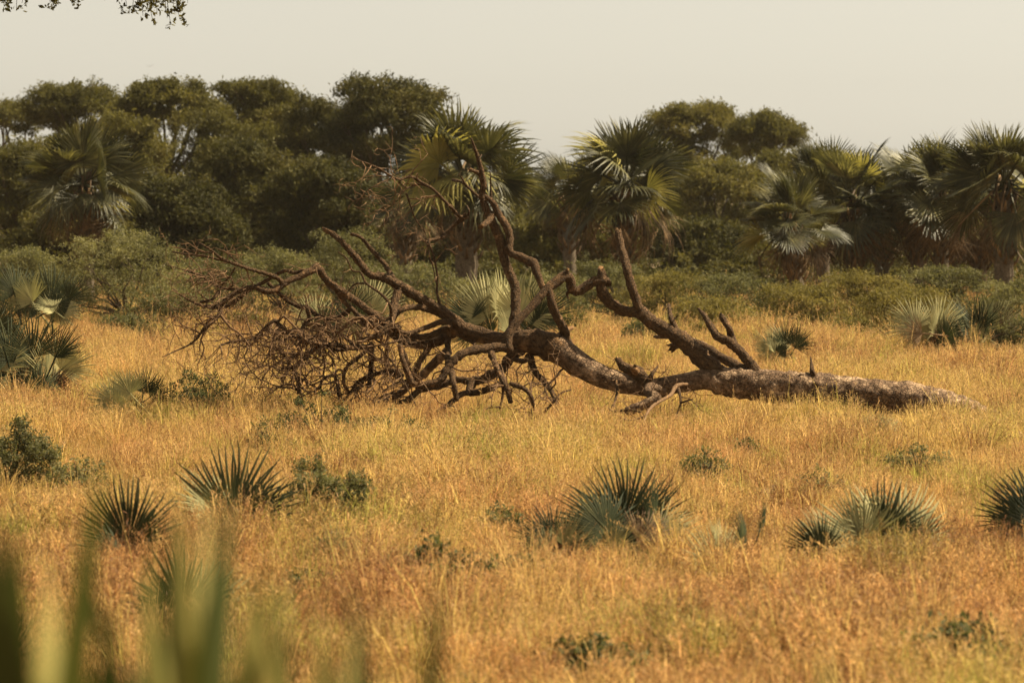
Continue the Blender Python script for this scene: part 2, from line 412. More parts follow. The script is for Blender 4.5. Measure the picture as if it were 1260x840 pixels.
def build_grass():
    pts, idx, rot, scl = [], [], [], []
    for (y0, y1, dens) in ((24, 50, 15), (50, 78, 14), (78, 105, 10), (105, 150, 6)):
        hw1 = 0.5 * 1260 / F_PX * y1 * 1.12 + 3.0
        n = int((y1 - y0) * 2 * hw1 * dens)
        x = rng.uniform(-hw1, hw1, n); y = rng.uniform(y0, y1, n)
        keep = np.abs(x) < 0.5 * 1260 / F_PX * y * 1.12 + 3.0
        for X, Y in zip(x[keep], y[keep]):
            pz = mnoise.noise(Vector((X * 0.22, Y * 0.12, 5.5)))
            pf = mnoise.noise(Vector((X * 0.9, Y * 0.5, 1.5)))
            if pf < -0.30 and Y > 48 and random.random() < 0.6: continue
            s = 1.06 + 0.50 * pz + 0.60 * pf + rng.normal(0, 0.18)
            if 60.5 < Y < 69 and -4.5 < X < 8.5: s *= 0.98
            if 61.5 < Y < 65.9 and 3.8 < X < 9.5: s *= 1.12              # ungrazed fringe along the trunk
            s *= 0.80 + 0.16 * min(1, max(0, (Y - 55) / 40))
            pd = mnoise.noise(Vector((X * 0.5, Y * 0.25, 21.5)))
            k = int(rng.integers(8, 11)) if rng.random() < 0.10 + 0.35 * max(0, pd) else int(rng.integers(0, 8))
            pts.append((X, Y, ground_z(X, Y) - 0.01)); idx.append(k)
            pr = mnoise.noise(Vector((X * 0.35, Y * 0.2, 41.5)))
            if k < 8 and rng.random() < max(0.04, 0.55 * min(1, max(0, (56 - Y) / 20)) * (0.6 + 1.4 * pr) + 0.10 * pr): idx[-1] = int(rng.integers(11, 14))
            rot.append((rng.normal(0, 0.10), rng.normal(0.03, 0.10), rng.uniform(0, 6.283)))
            scl.append(max(0.45, s))
    me = bpy.data.meshes.new('grass')
    me.vertices.add(len(pts)); me.vertices.foreach_set('co', np.array(pts, np.float32).ravel())
    at = me.attributes.new('pick', 'INT', 'POINT'); at.data.foreach_set('value', np.array(idx, np.int32))
    at = me.attributes.new('turn', 'FLOAT_VECTOR', 'POINT'); at.data.foreach_set('vector', np.array(rot, np.float32).ravel())
    at = me.attributes.new('size', 'FLOAT', 'POINT'); at.data.foreach_set('value', np.array(scl, np.float32))
    me.materials.append(M['grass'])
    o = link_mesh('dry_grass', me)
    tag(o, 'tall golden dry grass covering the plain around the fallen tree', 'grass', kind='stuff')
    ng = bpy.data.node_groups.new('grass_scatter', 'GeometryNodeTree')
    ng.interface.new_socket('Geometry', in_out='INPUT', socket_type='NodeSocketGeometry')
    ng.interface.new_socket('Geometry', in_out='OUTPUT', socket_type='NodeSocketGeometry')
    N, L = ng.nodes, ng.links
    gi, go = N.new('NodeGroupInput'), N.new('NodeGroupOutput')
    ci = N.new('GeometryNodeCollectionInfo'); ci.inputs['Collection'].default_value = tuft_coll
    ci.inputs['Separate Children'].default_value = True; ci.inputs['Reset Children'].default_value = True
    ip = N.new('GeometryNodeInstanceOnPoints'); ip.inputs['Pick Instance'].default_value = True
    def na(nm, t):
        a = N.new('GeometryNodeInputNamedAttribute'); a.data_type = t; a.inputs['Name'].default_value = nm
        return a.outputs['Attribute']
    L.new(gi.outputs[0], ip.inputs['Points']); L.new(ci.outputs[0], ip.inputs['Instance'])
    L.new(na('pick', 'INT'), ip.inputs['Instance Index'])
    e2r = N.new('FunctionNodeEulerToRotation'); L.new(na('turn', 'FLOAT_VECTOR'), e2r.inputs[0]); L.new(e2r.outputs[0], ip.inputs['Rotation'])
    L.new(na('size', 'FLOAT'), ip.inputs['Scale'])
    L.new(ip.outputs[0], go.inputs[0])
    md = o.modifiers.new('scatter', 'NODES'); md.node_group = ng
    print('grass tufts', len(pts))
build_grass()

# ------------------------------------------------------------------ fallen tree
random.seed(5)
TREE_D = 66.0
Z = {1: (200, 160), 2: (200, 330), 3: (440, 160), 4: (440, 330), 5: (680, 270), 6: (700, 400), 7: (900, 400)}
ZS = 3.9375
fallen = empty('fallen_tree', W(900, 534, TREE_D))
fallen.location.z = 0
tag(fallen, 'huge dead fallen tree with bare twisted branches lying across the golden grass', 'tree')
FO = np.array(fallen.location)
centre_lines = []        # (u, v, D, r) samples of everything already built

def px(zone, p):
    return (Z[zone][0] + p[0] / ZS, Z[zone][1] + p[1] / ZS)

def nearest_depth(u, v):
    best, bd = TREE_D, 1e9
    for (a, b, d) in centre_lines:
        q = (a - u) ** 2 + (b - v) ** 2
        if q < bd: bd, best = q, d
    return best

def to_px(p):
    d = p[1] * math.cos(PITCH) - (p[2] - CAM_H) * math.sin(PITCH)
    upc = p[1] * math.sin(PITCH) + (p[2] - CAM_H) * math.cos(PITCH)
    return CX + F_PX * p[0] / d, CY - F_PX * upc / d

limb_world = []
def limb(zone, pts, r0, r1, dd=0.0, broken=False, name='branch', mat='bark', d0=None, lump=0.34, radii=None, wig=0.35, label=None):
    P = [px(zone, p) for p in pts]
    ds = d0 if d0 is not None else nearest_depth(*P[0])
    n = len(P)
    world, rad = [], []
    ph = random.uniform(0, 6)
    for i, (u, v) in enumerate(P):
        t = i / (n - 1)
        D = ds + dd * t + wig * t * math.sin(ph + 4 * t)
        p = W(u, v, D)
        if p.z < 0.05:
            D = D * CAM_H / (CAM_H + 0.05 - p.z); p = W(u, v, D)
        rz = (radii[i] if radii else r0 + (r1 - r0) * t ** 0.9)
        world.append(np.array(p)); rad.append(rz / ZS / ppm(D))
    step = max(0.035, min(rad) * 0.8 if name != 'trunk' else 0.06)
    T = Tubes()
    sides = 10 if max(rad) < 0.1 else 16
    if max(rad) < 0.04: sides = 8
    if name == 'trunk': sides = 40; step = 0.04
    pts3, rr = T.add(world, rad, sides=sides, step=step, lump=lump, seed=random.uniform(0, 50), cap_flat=broken)
    o = T.build(name, [M[mat], M['splinter'] if broken else M[mat]], fallen, origin=FO)
    if label: o['label'] = label
    for q in pts3[::2]:
        u, v = to_px(q); centre_lines.append((u, v, q[1]))
    limb_world.append((pts3, rr))
    return pts3, rr

# main trunk: root end in the grass on the right, crown to the left
limb(7, [(1460, 690), (1370, 600), (1250, 505), (1080, 420), (900, 368), (700, 345), (550, 330), (400, 312), (250, 300), (100, 285), (0, 275), (-90, 275)],
     80, 60, 0, name='trunk', mat='trunk', d0=66.0, radii=[70, 84, 88, 88, 84, 84, 84, 82, 78, 78, 72, 60], lump=0.13, wig=0.1)
limb(6, [(880, 270), (800, 262), (650, 262), (560, 278), (450, 298), (350, 300), (216, 268), (150, 245), (76, 205), (0, 155), (-70, 105)],
     50, 50, 0.5, radii=[62, 50, 52, 44, 44, 46, 52, 56, 58, 62, 70], lump=0.15, mat='trunk', wig=0.15)
limb(4, [(990, 410), (930, 380), (860, 358), (780, 348), (700, 345), (620, 330), (540, 312), (470, 280)], 68, 40, 0.6,
     radii=[64, 72, 64, 46, 34, 38, 44, 34], lump=0.2)
# arm E with its stub, arm F
limb(5, [(860, 800), (800, 740), (740, 690), (680, 630), (620, 578), (560, 540), (500, 512), (450, 470), (410, 445), (360, 448), (320, 430), (270, 395), (235, 335), (235, 285), (235, 240)],
     46, 18, 1.0, radii=[50, 46, 44, 42, 40, 37, 34, 32, 30, 26, 25, 26, 27, 22, 14], broken=True)
limb(5, [(430, 460), (405, 390), (378, 310), (358, 225), (335, 140), (318, 62)], 26, 17, 0.3, broken=True)
limb(4, [(1205, 60), (1150, 62), (1100, 95), (1060, 112), (1036, 100), (1030, 55), (1005, 35), (960, 68), (920, 98), (870, 155), (820, 210), (775, 255), (740, 305), (725, 350), (730, 400)],
     20, 22, -0.6, radii=[22, 24, 25, 24, 24, 25, 27, 25, 22, 20, 20, 21, 22, 25, 26], lump=0.22)
limb(4, [(925, 100), (932, 140), (950, 200), (985, 270), (1010, 330), (1025, 400)], 19, 24, 0.2)
limb(4, [(1215, 75), (1195, 40), (1185, 5)], 18, 11, 0, broken=True)
limb(4, [(1040, 110), (1015, 120), (1020, 145)], 12, 4, 0)
limb(4, [(1020, 50), (1015, 20), (1018, 5)], 14, 8, 0, broken=True)
# arm G
limb(4, [(770, 330), (757, 270), (765, 220), (765, 150), (760, 80), (730, 10), (705, -70), (690, -140), (660, -210), (635, -260), (603, -350), (610, -400), (600, -470), (578, -550), (550, -630)],
     25, 5, 0.8, radii=[30, 27, 25, 24, 24, 23, 24, 24, 22, 21, 17, 15, 13, 10, 4], lump=0.22)
limb(3, [(605, 310), (630, 330), (660, 360), (690, 420), (728, 480), (738, 540), (738, 590), (800, 620), (855, 650), (868, 690), (895, 755), (925, 795)],
     15, 18, -0.4, radii=[8, 13, 16, 18, 19, 19, 20, 21, 22, 19, 16, 16])
limb(3, [(655, 405), (635, 440), (600, 466)], 18, 12, -0.4, broken=True)
limb(3, [(605, 250), (590, 212), (545, 190)], 13, 8, -0.2, broken=True)
limb(3, [(620, 350), (570, 310), (525, 265), (500, 225)], 9, 4, 0.5, lump=.2)
limb(3, [(560, 300), (510, 255), (462, 242)], 7, 8, 0.3)
limb(3, [(580, 150), (600, 120), (590, 140)], 5, 2, 0)
limb(3, [(650, 350), (645, 270), (642, 200)], 6, 2, -0.3)
# arm B, C and neighbours
limb(4, [(520, 320), (490, 270), (430, 228), (380, 190), (310, 150), (240, 108), (185, 75), (120, 42), (60, 32), (0, -40), (-60, -110), (-120, -165), (-165, -190)],
     26, 12, -0.8, radii=[34, 30, 27, 25, 24, 25, 25, 20, 18, 17, 15, 13, 10], broken=True)
limb(1, [(1115, 720), (1105, 700), (1080, 655), (1040, 610), (1000, 565), (960, 520), (915, 503)], 15, 8, 0.8, broken=True)
limb(4, [(200, 100), (180, 165), (170, 230), (140, 290), (80, 330), (20, 345)], 20, 12, -0.9, radii=[22, 20, 18, 16, 15, 10])
limb(4, [(430, 238), (360, 205), (300, 190), (240, 190), (195, 215), (165, 260)], 18, 12, -0.5)
limb(4, [(490, 290), (470, 265), (400, 262), (330, 288), (250, 312), (200, 300)], 20, 8, -0.8)
limb(4, [(460, 290), (410, 300), (350, 328), (280, 332), (220, 320), (160, 305), (60, 250), (0, 235)], 18, 14, -0.5)
limb(4, [(470, 290), (430, 335), (360, 362), (290, 368), (220, 348), (160, 312), (90, 275), (20, 262)], 26, 16, 0.6, radii=[26, 27, 25, 22, 22, 24, 20, 16])
limb(4, [(520, 330), (560, 365), (620, 375), (680, 370)], 7, 6, -0.4)
limb(4, [(340, 362), (260, 345), (200, 350), (130, 365), (80, 340), (20, 290), (-20, 260)], 8, 4, -0.8)
limb(1, [(1110, 930), (1105, 860), (1080, 815), (1040, 780), (985, 740), (960, 690), (920, 680), (890, 620), (850, 590)], 9, 3, -0.6)
limb(2, [(985, 72), (930, 78), (895, 118)], 6, 3, 0.2)
# arm A (long upper-left limb)
limb(2, [(1150, 300), (1060, 250), (1000, 205), (950, 168), (890, 128), (830, 88), (785, 45), (752, 0), (720, 12), (660, 42), (610, 60), (560, 95), (510, 112), (450, 92), (385, 105), (325, 138), (268, 185), (200, 182), (150, 165), (90, 132), (50, 100)],
     20, 3, -1.4, radii=[22, 20, 19, 18, 19, 18, 18, 20, 18, 16, 15, 16, 16, 14, 14, 13, 13, 8, 6, 4, 2])
limb(2, [(835, 95), (870, 150), (920, 200), (970, 245), (1030, 275), (1080, 300)], 12, 12, 0.2)
limb(2, [(745, 5), (690, 10), (640, 22), (600, 12), (560, 25), (510, 55), (460, 85), (400, 120), (350, 160), (300, 190)], 9, 10, 0.6)
limb(1, [(590, 755), (560, 720), (500, 695), (430, 675), (370, 655), (290, 625), (230, 578), (170, 540)], 12, 3, -0.8, radii=[13, 12, 10, 9, 9, 8, 5, 3])
limb(1, [(330, 640), (280, 630), (200, 610), (120, 603), (50, 590)], 7, 4, 0.4)
limb(1, [(250, 595), (190, 590), (120, 580), (60, 565)], 4, 2, 0.5)
limb(1, [(370, 655), (330, 610), (290, 585), (250, 570)], 5, 2, -0.3)
limb(1, [(390, 775), (300, 768), (250, 745), (180, 703), (120, 680)], 8, 5, 0.8)
limb(1, [(140, 690), (60, 665), (10, 650)], 3, 1.5, 0.3)
limb(1, [(290, 748), (325, 710), (352, 665)], 5, 4, -0.3)
limb(1, [(330, 712), (340, 740), (335, 768)], 4, 3, 0)
limb(2, [(275, 108), (240, 150), (185, 165)], 8, 7, 0.1)
limb(2, [(272, 190), (282, 215), (240, 262), (200, 292), (165, 342), (120, 375), (60, 402), (0, 430)], 12, 2, -0.8)
limb(2, [(510, 70), (560, 118), (605, 158), (655, 182), (700, 190), (745, 225), (790, 245), (845, 242), (885, 218), (915, 190)], 9, 14, 0.6)
# middle / lower-left branches
limb(2, [(1010, 380), (900, 385), (850, 372), (740, 365), (660, 338), (600, 308), (550, 252)], 13, 10, -1.2)
limb(2, [(655, 335), (690, 272), (712, 240), (700, 190)], 13, 9, 0.4)
limb(2, [(550, 255), (525, 262), (480, 305), (430, 345), (350, 352), (280, 372)], 10, 5, -0.6)
limb(2, [(900, 390), (830, 395), (790, 378), (740, 390), (690, 428), (640, 475)], 11, 8, 0.3)
limb(2, [(950, 395), (880, 330), (830, 300), (790, 255)], 10, 8, 0.4)
limb(2, [(660, 600), (655, 540), (620, 470), (580, 410), (530, 385), (480, 375)], 9, 4, -0.7)
limb(2, [(860, 640), (850, 570), (830, 520), (780, 535), (765, 580), (790, 620)], 12, 4, -0.7)
limb(2, [(990, 400), (940, 440), (885, 490), (880, 560), (905, 600)], 9, 8, -0.7)
limb(2, [(1160, 520), (1110, 495), (1030, 512), (960, 540), (910, 600), (870, 660)], 13, 6, -0.8)
limb(2, [(1010, 370), (1010, 480), (1000, 575)], 16, 11, 0.8)
limb(2, [(1150, 370), (1180, 450), (1205, 545), (1255, 575)], 14, 17, 0.7)
limb(2, [(1220, 560), (1150, 600), (1080, 612), (1010, 655)], 9, 3, -0.6)
limb(2, [(1190, 540), (1120, 560), (1065, 600)], 6, 3, -0.3)
limb(4, [(720, 380), (660, 385), (610, 392), (540, 402), (490, 425), (440, 480), (400, 540), (340, 562), (270, 560), (240, 500), (215, 430), (205, 370)],
     24, 12, -0.8, radii=[24, 23, 22, 22, 22, 19, 18, 17, 16, 15, 13, 12])
limb(4, [(810, 380), (745, 425), (705, 480), (640, 520), (560, 548), (480, 540), (400, 570), (300, 590), (240, 640), (150, 655)], 24, 10, 0.8, radii=[28, 26, 24, 24, 22, 16, 16, 16, 14, 8])
limb(4, [(640, 395), (662, 450), (690, 515), (720, 575), (742, 650)], 17, 12, -0.9)
limb(4, [(830, 420), (860, 500), (915, 560), (950, 620), (972, 700)], 20, 8, -1.0)
limb(4, [(740, 560), (800, 580), (835, 610), (850, 660), (835, 725)], 13, 8, -0.3)
limb(4, [(840, 725), (900, 700), (950, 645), (985, 605), (1035, 588)], 8, 4, -0.3)
limb(4, [(1030, 470), (990, 490), (950, 540), (910, 580), (920, 620), (950, 650)], 6, 3, -0.8)
limb(4, [(440, 290), (436, 380), (437, 470)], 17, 14, -0.4)
limb(4, [(350, 365), (330, 410), (300, 455), (270, 515)], 17, 13, 0.6)
limb(4, [(440, 400), (370, 460), (320, 512), (270, 545), (200, 610), (100, 660)], 24, 16, 1.2, mat='trunk')
limb(4, [(455, 500), (465, 560), (480, 640)], 17, 12, -0.3)
limb(4, [(200, 530), (130, 505), (60, 525), (0, 580), (-40, 610)], 10, 5, -0.5)
limb(4, [(560, 545), (545, 600), (620, 590), (690, 560)], 22, 14, -0.4)
limb(4, [(545, 600), (500, 612), (440, 660), (385, 700), (365, 745)], 16, 8, -1.0, broken=True)
limb(4, [(760, 440), (800, 450), (850, 440)], 14, 9, -0.6, broken=True)
limb(4, [(100, 380), (180, 470), (230, 560), (300, 700)], 5, 3, -1.0)
limb(4, [(700, 520), (705, 600), (690, 680)], 10, 5, 0.5)
limb(4, [(870, 320), (840, 300), (825, 290)], 10, 5, 0.5, broken=True)
limb(4, [(950, 345), (1000, 305), (1040, 288)], 14, 10, 0.8, broken=True, mat='splinter')
# hanging dead spray in the middle-top
limb(3, [(400, 850), (385, 790), (385, 700), (368, 610), (345, 540), (370, 530), (410, 518), (440, 490), (480, 448), (530, 412)], 8, 11, 0.4, radii=[8, 6, 5, 5, 7, 9, 11, 12, 12, 14])
limb(3, [(520, 420), (495, 418), (450, 372), (400, 322), (360, 282), (310, 255), (260, 226), (200, 240), (150, 216), (100, 185), (40, 160), (-30, 135)], 8, 2.5, -1.2, radii=[9, 9, 8, 8, 8, 8, 7, 7, 6, 5, 4, 2])
limb(3, [(345, 272), (290, 262), (240, 280), (200, 250)], 6, 4, -0.3)
limb(3, [(160, 235), (100, 262), (40, 300), (0, 370)], 4, 2, -0.5)
limb(3, [(535, 412), (540, 390), (530, 366)], 6, 3, 0)
limb(3, [(235, 305), (258, 370), (280, 430), (330, 500)], 5, 3, 0.2)
limb(3, [(340, 525), (345, 600), (365, 660), (380, 740)], 4, 3, -0.2)
# right-hand stubs
limb(5, [(1000, 760), (950, 690), (900, 632), (850, 590), (800, 568), (768, 520), (738, 470), (705, 430)], 24, 5, 0.5, radii=[30, 26, 24, 22, 20, 17, 13, 5])
limb(5, [(885, 620), (868, 570), (852, 525), (820, 470)], 20, 15, 0.5, broken=True)
limb(5, [(930, 740), (860, 690), (800, 662), (740, 620), (650, 590), (575, 622)], 26, 22, 1.4, broken=True)
limb(5, [(740, 612), (690, 590), (600, 570), (500, 568)], 16, 10, 0.4, broken=True, mat='trunk')
limb(5, [(600, 540), (575, 480), (562, 412)], 18, 7, 0.6, broken=True)
limb(5, [(590, 480), (600, 470), (608, 465)], 5, 3, 0)
limb(7, [(410, 262), (392, 225), (388, 190), (382, 150)], 20, 2, -0.1)
limb(7, [(420, 242), (380, 240), (330, 240)], 9, 5, -0.2)
limb(6, [(400, 300), (330, 230), (270, 205), (232, 160)], 26, 12, -0.5, radii=[30, 32, 24, 11], broken=True)
limb(6, [(400, 290), (345, 250), (310, 205)], 28, 16, -0.6, broken=True, mat='splinter')
limb(6, [(395, 320), (400, 245), (430, 200)], 18, 5, -0.3)
limb(6, [(470, 330), (400, 300), (385, 330), (430, 350), (350, 388), (280, 420)], 26, 22, -1.2, mat='trunk')
# foreground dead spray below the trunk
limb(6, [(640, 292), (530, 290), (490, 340), (410, 388), (372, 440), (352, 520)], 9, 4, -2.2, radii=[6, 11, 9, 8, 6, 4], mat='twig')
limb(6, [(372, 438), (300, 460), (240, 440), (190, 400)], 5, 3, -0.4, mat='twig')
limb(6, [(530, 300), (542, 370), (520, 445)], 8, 4, -0.8)
limb(6, [(545, 375), (600, 358)], 5, 3, -0.2)
limb(6, [(225, 240), (232, 330), (208, 400), (172, 460), (160, 505)], 7, 4, -2.2)
limb(6, [(175, 470), (250, 552), (320, 545), (400, 512), (470, 475)], 5, 3, -0.5)
limb(6, [(500, 540), (530, 510), (590, 472)], 6, 4, -0.5, d0=62.5)
limb(6, [(210, 420), (290, 410), (350, 420)], 8, 4, -0.5)

# twigs
tw = Tubes()
def in_img(p):
    return to_px(p)
def grow(p, d, length, r, depth, droop=0.0, box=None, crook=0.45, sides=5):
    n = max(3, int(length / 0.15))
    pts, rad, kids = [np.array(p)], [r], []
    d = np.array(d, float); d /= np.linalg.norm(d)
    bend = np.array([random.gauss(0, 1) for _ in range(3)]) * 0.04
    for i in range(n):
        d = d + np.array([random.gauss(0, 1), random.gauss(0, 1), random.gauss(0, 1)]) * crook * 0.8 + bend + np.array([0, 0, -droop * 0.1])
        d /= np.linalg.norm(d)
        q = pts[-1] + d * length / n
        if q[2] < 0.05: q[2] = 0.05; d[2] = abs(d[2]) * 0.4
        if box and r > 0.007:
            u, v = in_img(q)
            if not (box[0] < u < box[2] and box[1] < v < box[3]):
                d = d - 1.1 * np.array([np.sign(u - (box[0] + box[2]) / 2) * 0.6, 0, -np.sign(v - (box[1] + box[3]) / 2) * 0.6])
                d /= np.linalg.norm(d)
                q = pts[-1] + d * length / n
        pts.append(q); rad.append(r * (1 - 0.85 * (i + 1) / n))
        if depth > 0 and random.random() < 0.55:
            kids.append((q, d, rad[-1]))
    tw.add(pts, rad, sides=sides if r > 0.008 else 4)
    for q, dd, rr in kids:
        s = np.array([random.gauss(0, 1), random.gauss(0, 1), random.gauss(0, 1)])
        s = s - dd * np.dot(s, dd); s /= max(np.linalg.norm(s), 1e-6)
        grow(q, dd * 0.6 + s * 0.8, length * random.uniform(0.35, 0.65), max(rr * 0.75, 0.0068), depth - 1, droop, box, crook, sides)

# zones thick with twigs: image box, count, length (m), radius (m), recursion, droop
lw_all = [(q, r) for (pp, rr) in limb_world for q, r in zip(pp, rr)]
pxall = np.array([in_img(q) for q, r in lw_all])
def zone_twigs(box, count, lmin, lmax, r, depth, droop, keep=None, crook=0.45):
    idx = np.where((pxall[:, 0] > box[0]) & (pxall[:, 0] < box[2]) & (pxall[:, 1] > box[1]) & (pxall[:, 1] < box[3]))[0]
    if not len(idx): return
    for _ in range(count):
        q, rr = lw_all[int(random.choice(list(idx)))]
        d = np.array([random.gauss(-0.2, 1), random.gauss(0, 0.9), random.gauss(0, 0.9)])
        grow(q, d, random.uniform(lmin, lmax), min(rr * 0.8, r * random.uniform(0.7, 1.3)), depth, droop, keep or box, crook)
zone_twigs((260, 385, 480, 515), 62, 0.6, 1.5, 0.024, 2, 0.5, (238, 388, 480, 516), 0.45)
zone_twigs((250, 395, 400, 500), 80, 0.5, 1.3, 0.020, 2, 0.7, (242, 405, 430, 524), 0.6)
zone_twigs((215, 370, 300, 420), 18, 0.3, 0.8, 0.012, 2, 0.3, (205, 365, 300, 470))
zone_twigs((205, 290, 300, 375), 28, 0.3, 0.8, 0.012, 2, 0.0, (205, 290, 310, 385))
zone_twigs((300, 320, 430, 390), 12, 0.3, 0.7, 0.012, 1, 0.2)
zone_twigs((380, 360, 500, 480), 26, 0.5, 1.2, 0.014, 2, 0.4, (370, 350, 520, 515))
zone_twigs((480, 420, 690, 520), 26, 0.5, 1.3, 0.014, 2, 0.5, (470, 400, 690, 525))
zone_twigs((600, 430, 700, 510), 22, 0.4, 1.0, 0.011, 2, 0.2, (595, 430, 705, 520))
zone_twigs((436, 190, 520, 260), 26, 0.3, 0.9, 0.013, 2, 0.5, (432, 185, 530, 285))
zone_twigs((490, 240, 545, 340), 12, 0.3, 0.7, 0.012, 2, 0.8, (485, 240, 560, 370))
zone_twigs((215, 330, 300, 440), 30, 0.4, 1.1, 0.012, 2, 0.4, (205, 330, 330, 490))
zone_twigs((470, 440, 640, 520), 24, 0.5, 1.1, 0.016, 2, 0.5, (430, 420, 680, 528))
zone_twigs((300, 360, 420, 420), 20, 0.4, 1.0, 0.015, 2, 0.2, (290, 350, 440, 450))
zone_twigs((740, 470, 860, 540), 26, 0.3, 0.8, 0.009, 2, 0.4, (738, 455, 870, 548))
zone_twigs((750, 440, 810, 480), 10, 0.2, 0.5, 0.010, 1, 0.0)
zone_twigs((690, 430, 760, 470), 8, 0.3, 0.8, 0.008, 1, 0.2)
zone_twigs((300, 280, 700, 380), 16, 0.2, 0.5, 0.007, 1, 0.2)
o = tw.build('twigs', M['twig'], fallen, origin=FO)
o['kind'] = 'stuff'
print('twig faces', len(tw.F))

# ------------------------------------------------------------------ fan leaves
def fan_mesh(name, seed, R=1.0, nseg=34, span=250, fused=0.5, droop=0.25, tipdroop=0.3, cup=0.25, petiole=0.9, jitter=0.06, mat=None, wfac=1.0, missing=0.0, curl=0.0):
    r = np.random.default_rng(seed)
    sp = math.radians(span)
    V, Fq = [], []
    stations = [0.03, 0.22, fused, fused + (1 - fused) * 0.35, fused + (1 - fused) * 0.7, 1.0]
    da = sp / nseg
    for i in range(nseg):
        if r.uniform() < missing: continue
        a = -sp / 2 + (i + 0.5) * da + r.normal(0, 0.12) * da
        rel = abs(a) / (sp / 2)
        L = R * (1 - 0.28 * rel ** 2) * r.uniform(1 - 2 * jitter, 1 + jitter)
        bendtip = tipdroop * r.uniform(0.4, 1.6)
        side = r.normal(0, 0.05) + curl * math.sin(a)
        base = len(V)
        for s in stations:
            rr = L * s
            cx, cy = math.cos(a) * rr, math.sin(a) * rr
            z = cup * rel * rel * rr - droop * (rr * rr) / R
            over = max(0, s - fused) / (1 - fused)
            z -= bendtip * over ** 2 * R * 0.5
            tx, ty = -math.sin(a), math.cos(a)
            off = side * over ** 2 * R
            cx += tx * off; cy += ty * off
            hw = math.tan(da / 2) * L * min(s, fused) * wfac
            if s > fused: hw *= (1 - over) ** 0.65 + 0.03
            pl = hw * 0.75
            V += [(cx - tx * hw, cy - ty * hw, z - pl * 0.5), (cx, cy, z + pl * 0.5), (cx + tx * hw, cy + ty * hw, z - pl * 0.5)]
        for k in range(len(stations) - 1):
            b = base + 3 * k
            Fq += [(b, b + 1, b + 4, b + 3), (b + 1, b + 2, b + 5, b + 4)]
    # petiole and its rib running into the blade
    P = [(-petiole, 0, -0.10 * petiole), (-petiole * 0.5, 0, -0.02), (0, 0, 0), (0.30 * R, 0, -droop * 0.09 * R), (0.5 * R, 0, -droop * 0.25 * R)]
    pv, pf, pu, pm = tube(np.array(P), np.array([0.035, 0.025, 0.022, 0.012, 0.004]) * max(R, 0.6), 4, vbase=len(V))
    V += [tuple(v) for v in pv]; Fq += pf
    return np_mesh(name, V, Fq, mat, smooth=False)

green_fans = [fan_mesh('palm_leaf', 200 + i, R=1.0, nseg=46, span=[215, 240, 250, 230, 200, 245][i], fused=[.55, .6, .52, .64, .56, .5][i],
                       droop=[.03, .10, .2, .05, .14, .25][i], tipdroop=[.06, .15, .3, .1, .2, .5][i], cup=[.35, .3, .1, .5, .4, .15][i], mat=M['palm']) for i in range(6)]
yellow_fans = [fan_mesh('palm_leaf', 230 + i, R=1.0, nseg=34, span=[220, 260, 190][i], fused=.5, droop=[.15, .3, .1][i], tipdroop=[.3, .6, .3][i], cup=[.3, .2, .6][i], mat=M['palm_yellow']) for i in range(3)]
dead_fans = [fan_mesh('dead_palm_leaf', 260 + i, R=0.95, nseg=26, span=[70, 110, 150, 60][i], fused=.45, droop=[.2, .5, .7, .1][i], tipdroop=[.8, 1.2, 1.2, .6][i], cup=[1.2, 1.0, .8, 1.4][i],
                      jitter=.12, missing=.15, wfac=0.8, mat=M['palm_dead'], curl=0.2) for i in range(4)]
stiff = [fan_mesh('young_palm_leaf', 300 + i, R=1.0, nseg=[40, 46, 36, 44, 34][i], span=[210, 240, 170, 225, 150][i], fused=[.5, .46, .52, .48, .42][i], droop=[.05, .12, .02, .18, .08][i],
                  tipdroop=[.08, .15, .05, .25, .1][i], cup=[.3, .2, .5, .2, .6][i], jitter=.09, wfac=1.0, mat=M['dwarf']) for i in range(5)]
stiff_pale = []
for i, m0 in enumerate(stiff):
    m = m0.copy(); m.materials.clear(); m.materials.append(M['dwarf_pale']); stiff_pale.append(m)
stiff_dead = []
for i, m0 in enumerate(stiff[2:]):
    m = m0.copy(); m.materials.clear(); m.materials.append(M['palm_dead']); stiff_dead.append(m)

def place_leaf(mesh, root, hub, d, nrm, size, name='leaf'):
    """hub position is local to root; d = direction of the middle finger, nrm = upper side"""
    d = Vector(d).normalized()
    nrm = Vector(nrm); nrm = (nrm - d * nrm.dot(d)).normalized()
    y = nrm.cross(d)
    m = Matrix((d, y, nrm)).transposed().to_4x4()
    o = link_mesh(name, mesh, root)
    o.matrix_parent_inverse = Matrix.Identity(4)
    o.matrix_basis = Matrix.Translation(hub) @ m @ Matrix.Diagonal((size, size, size, 1))
    return o

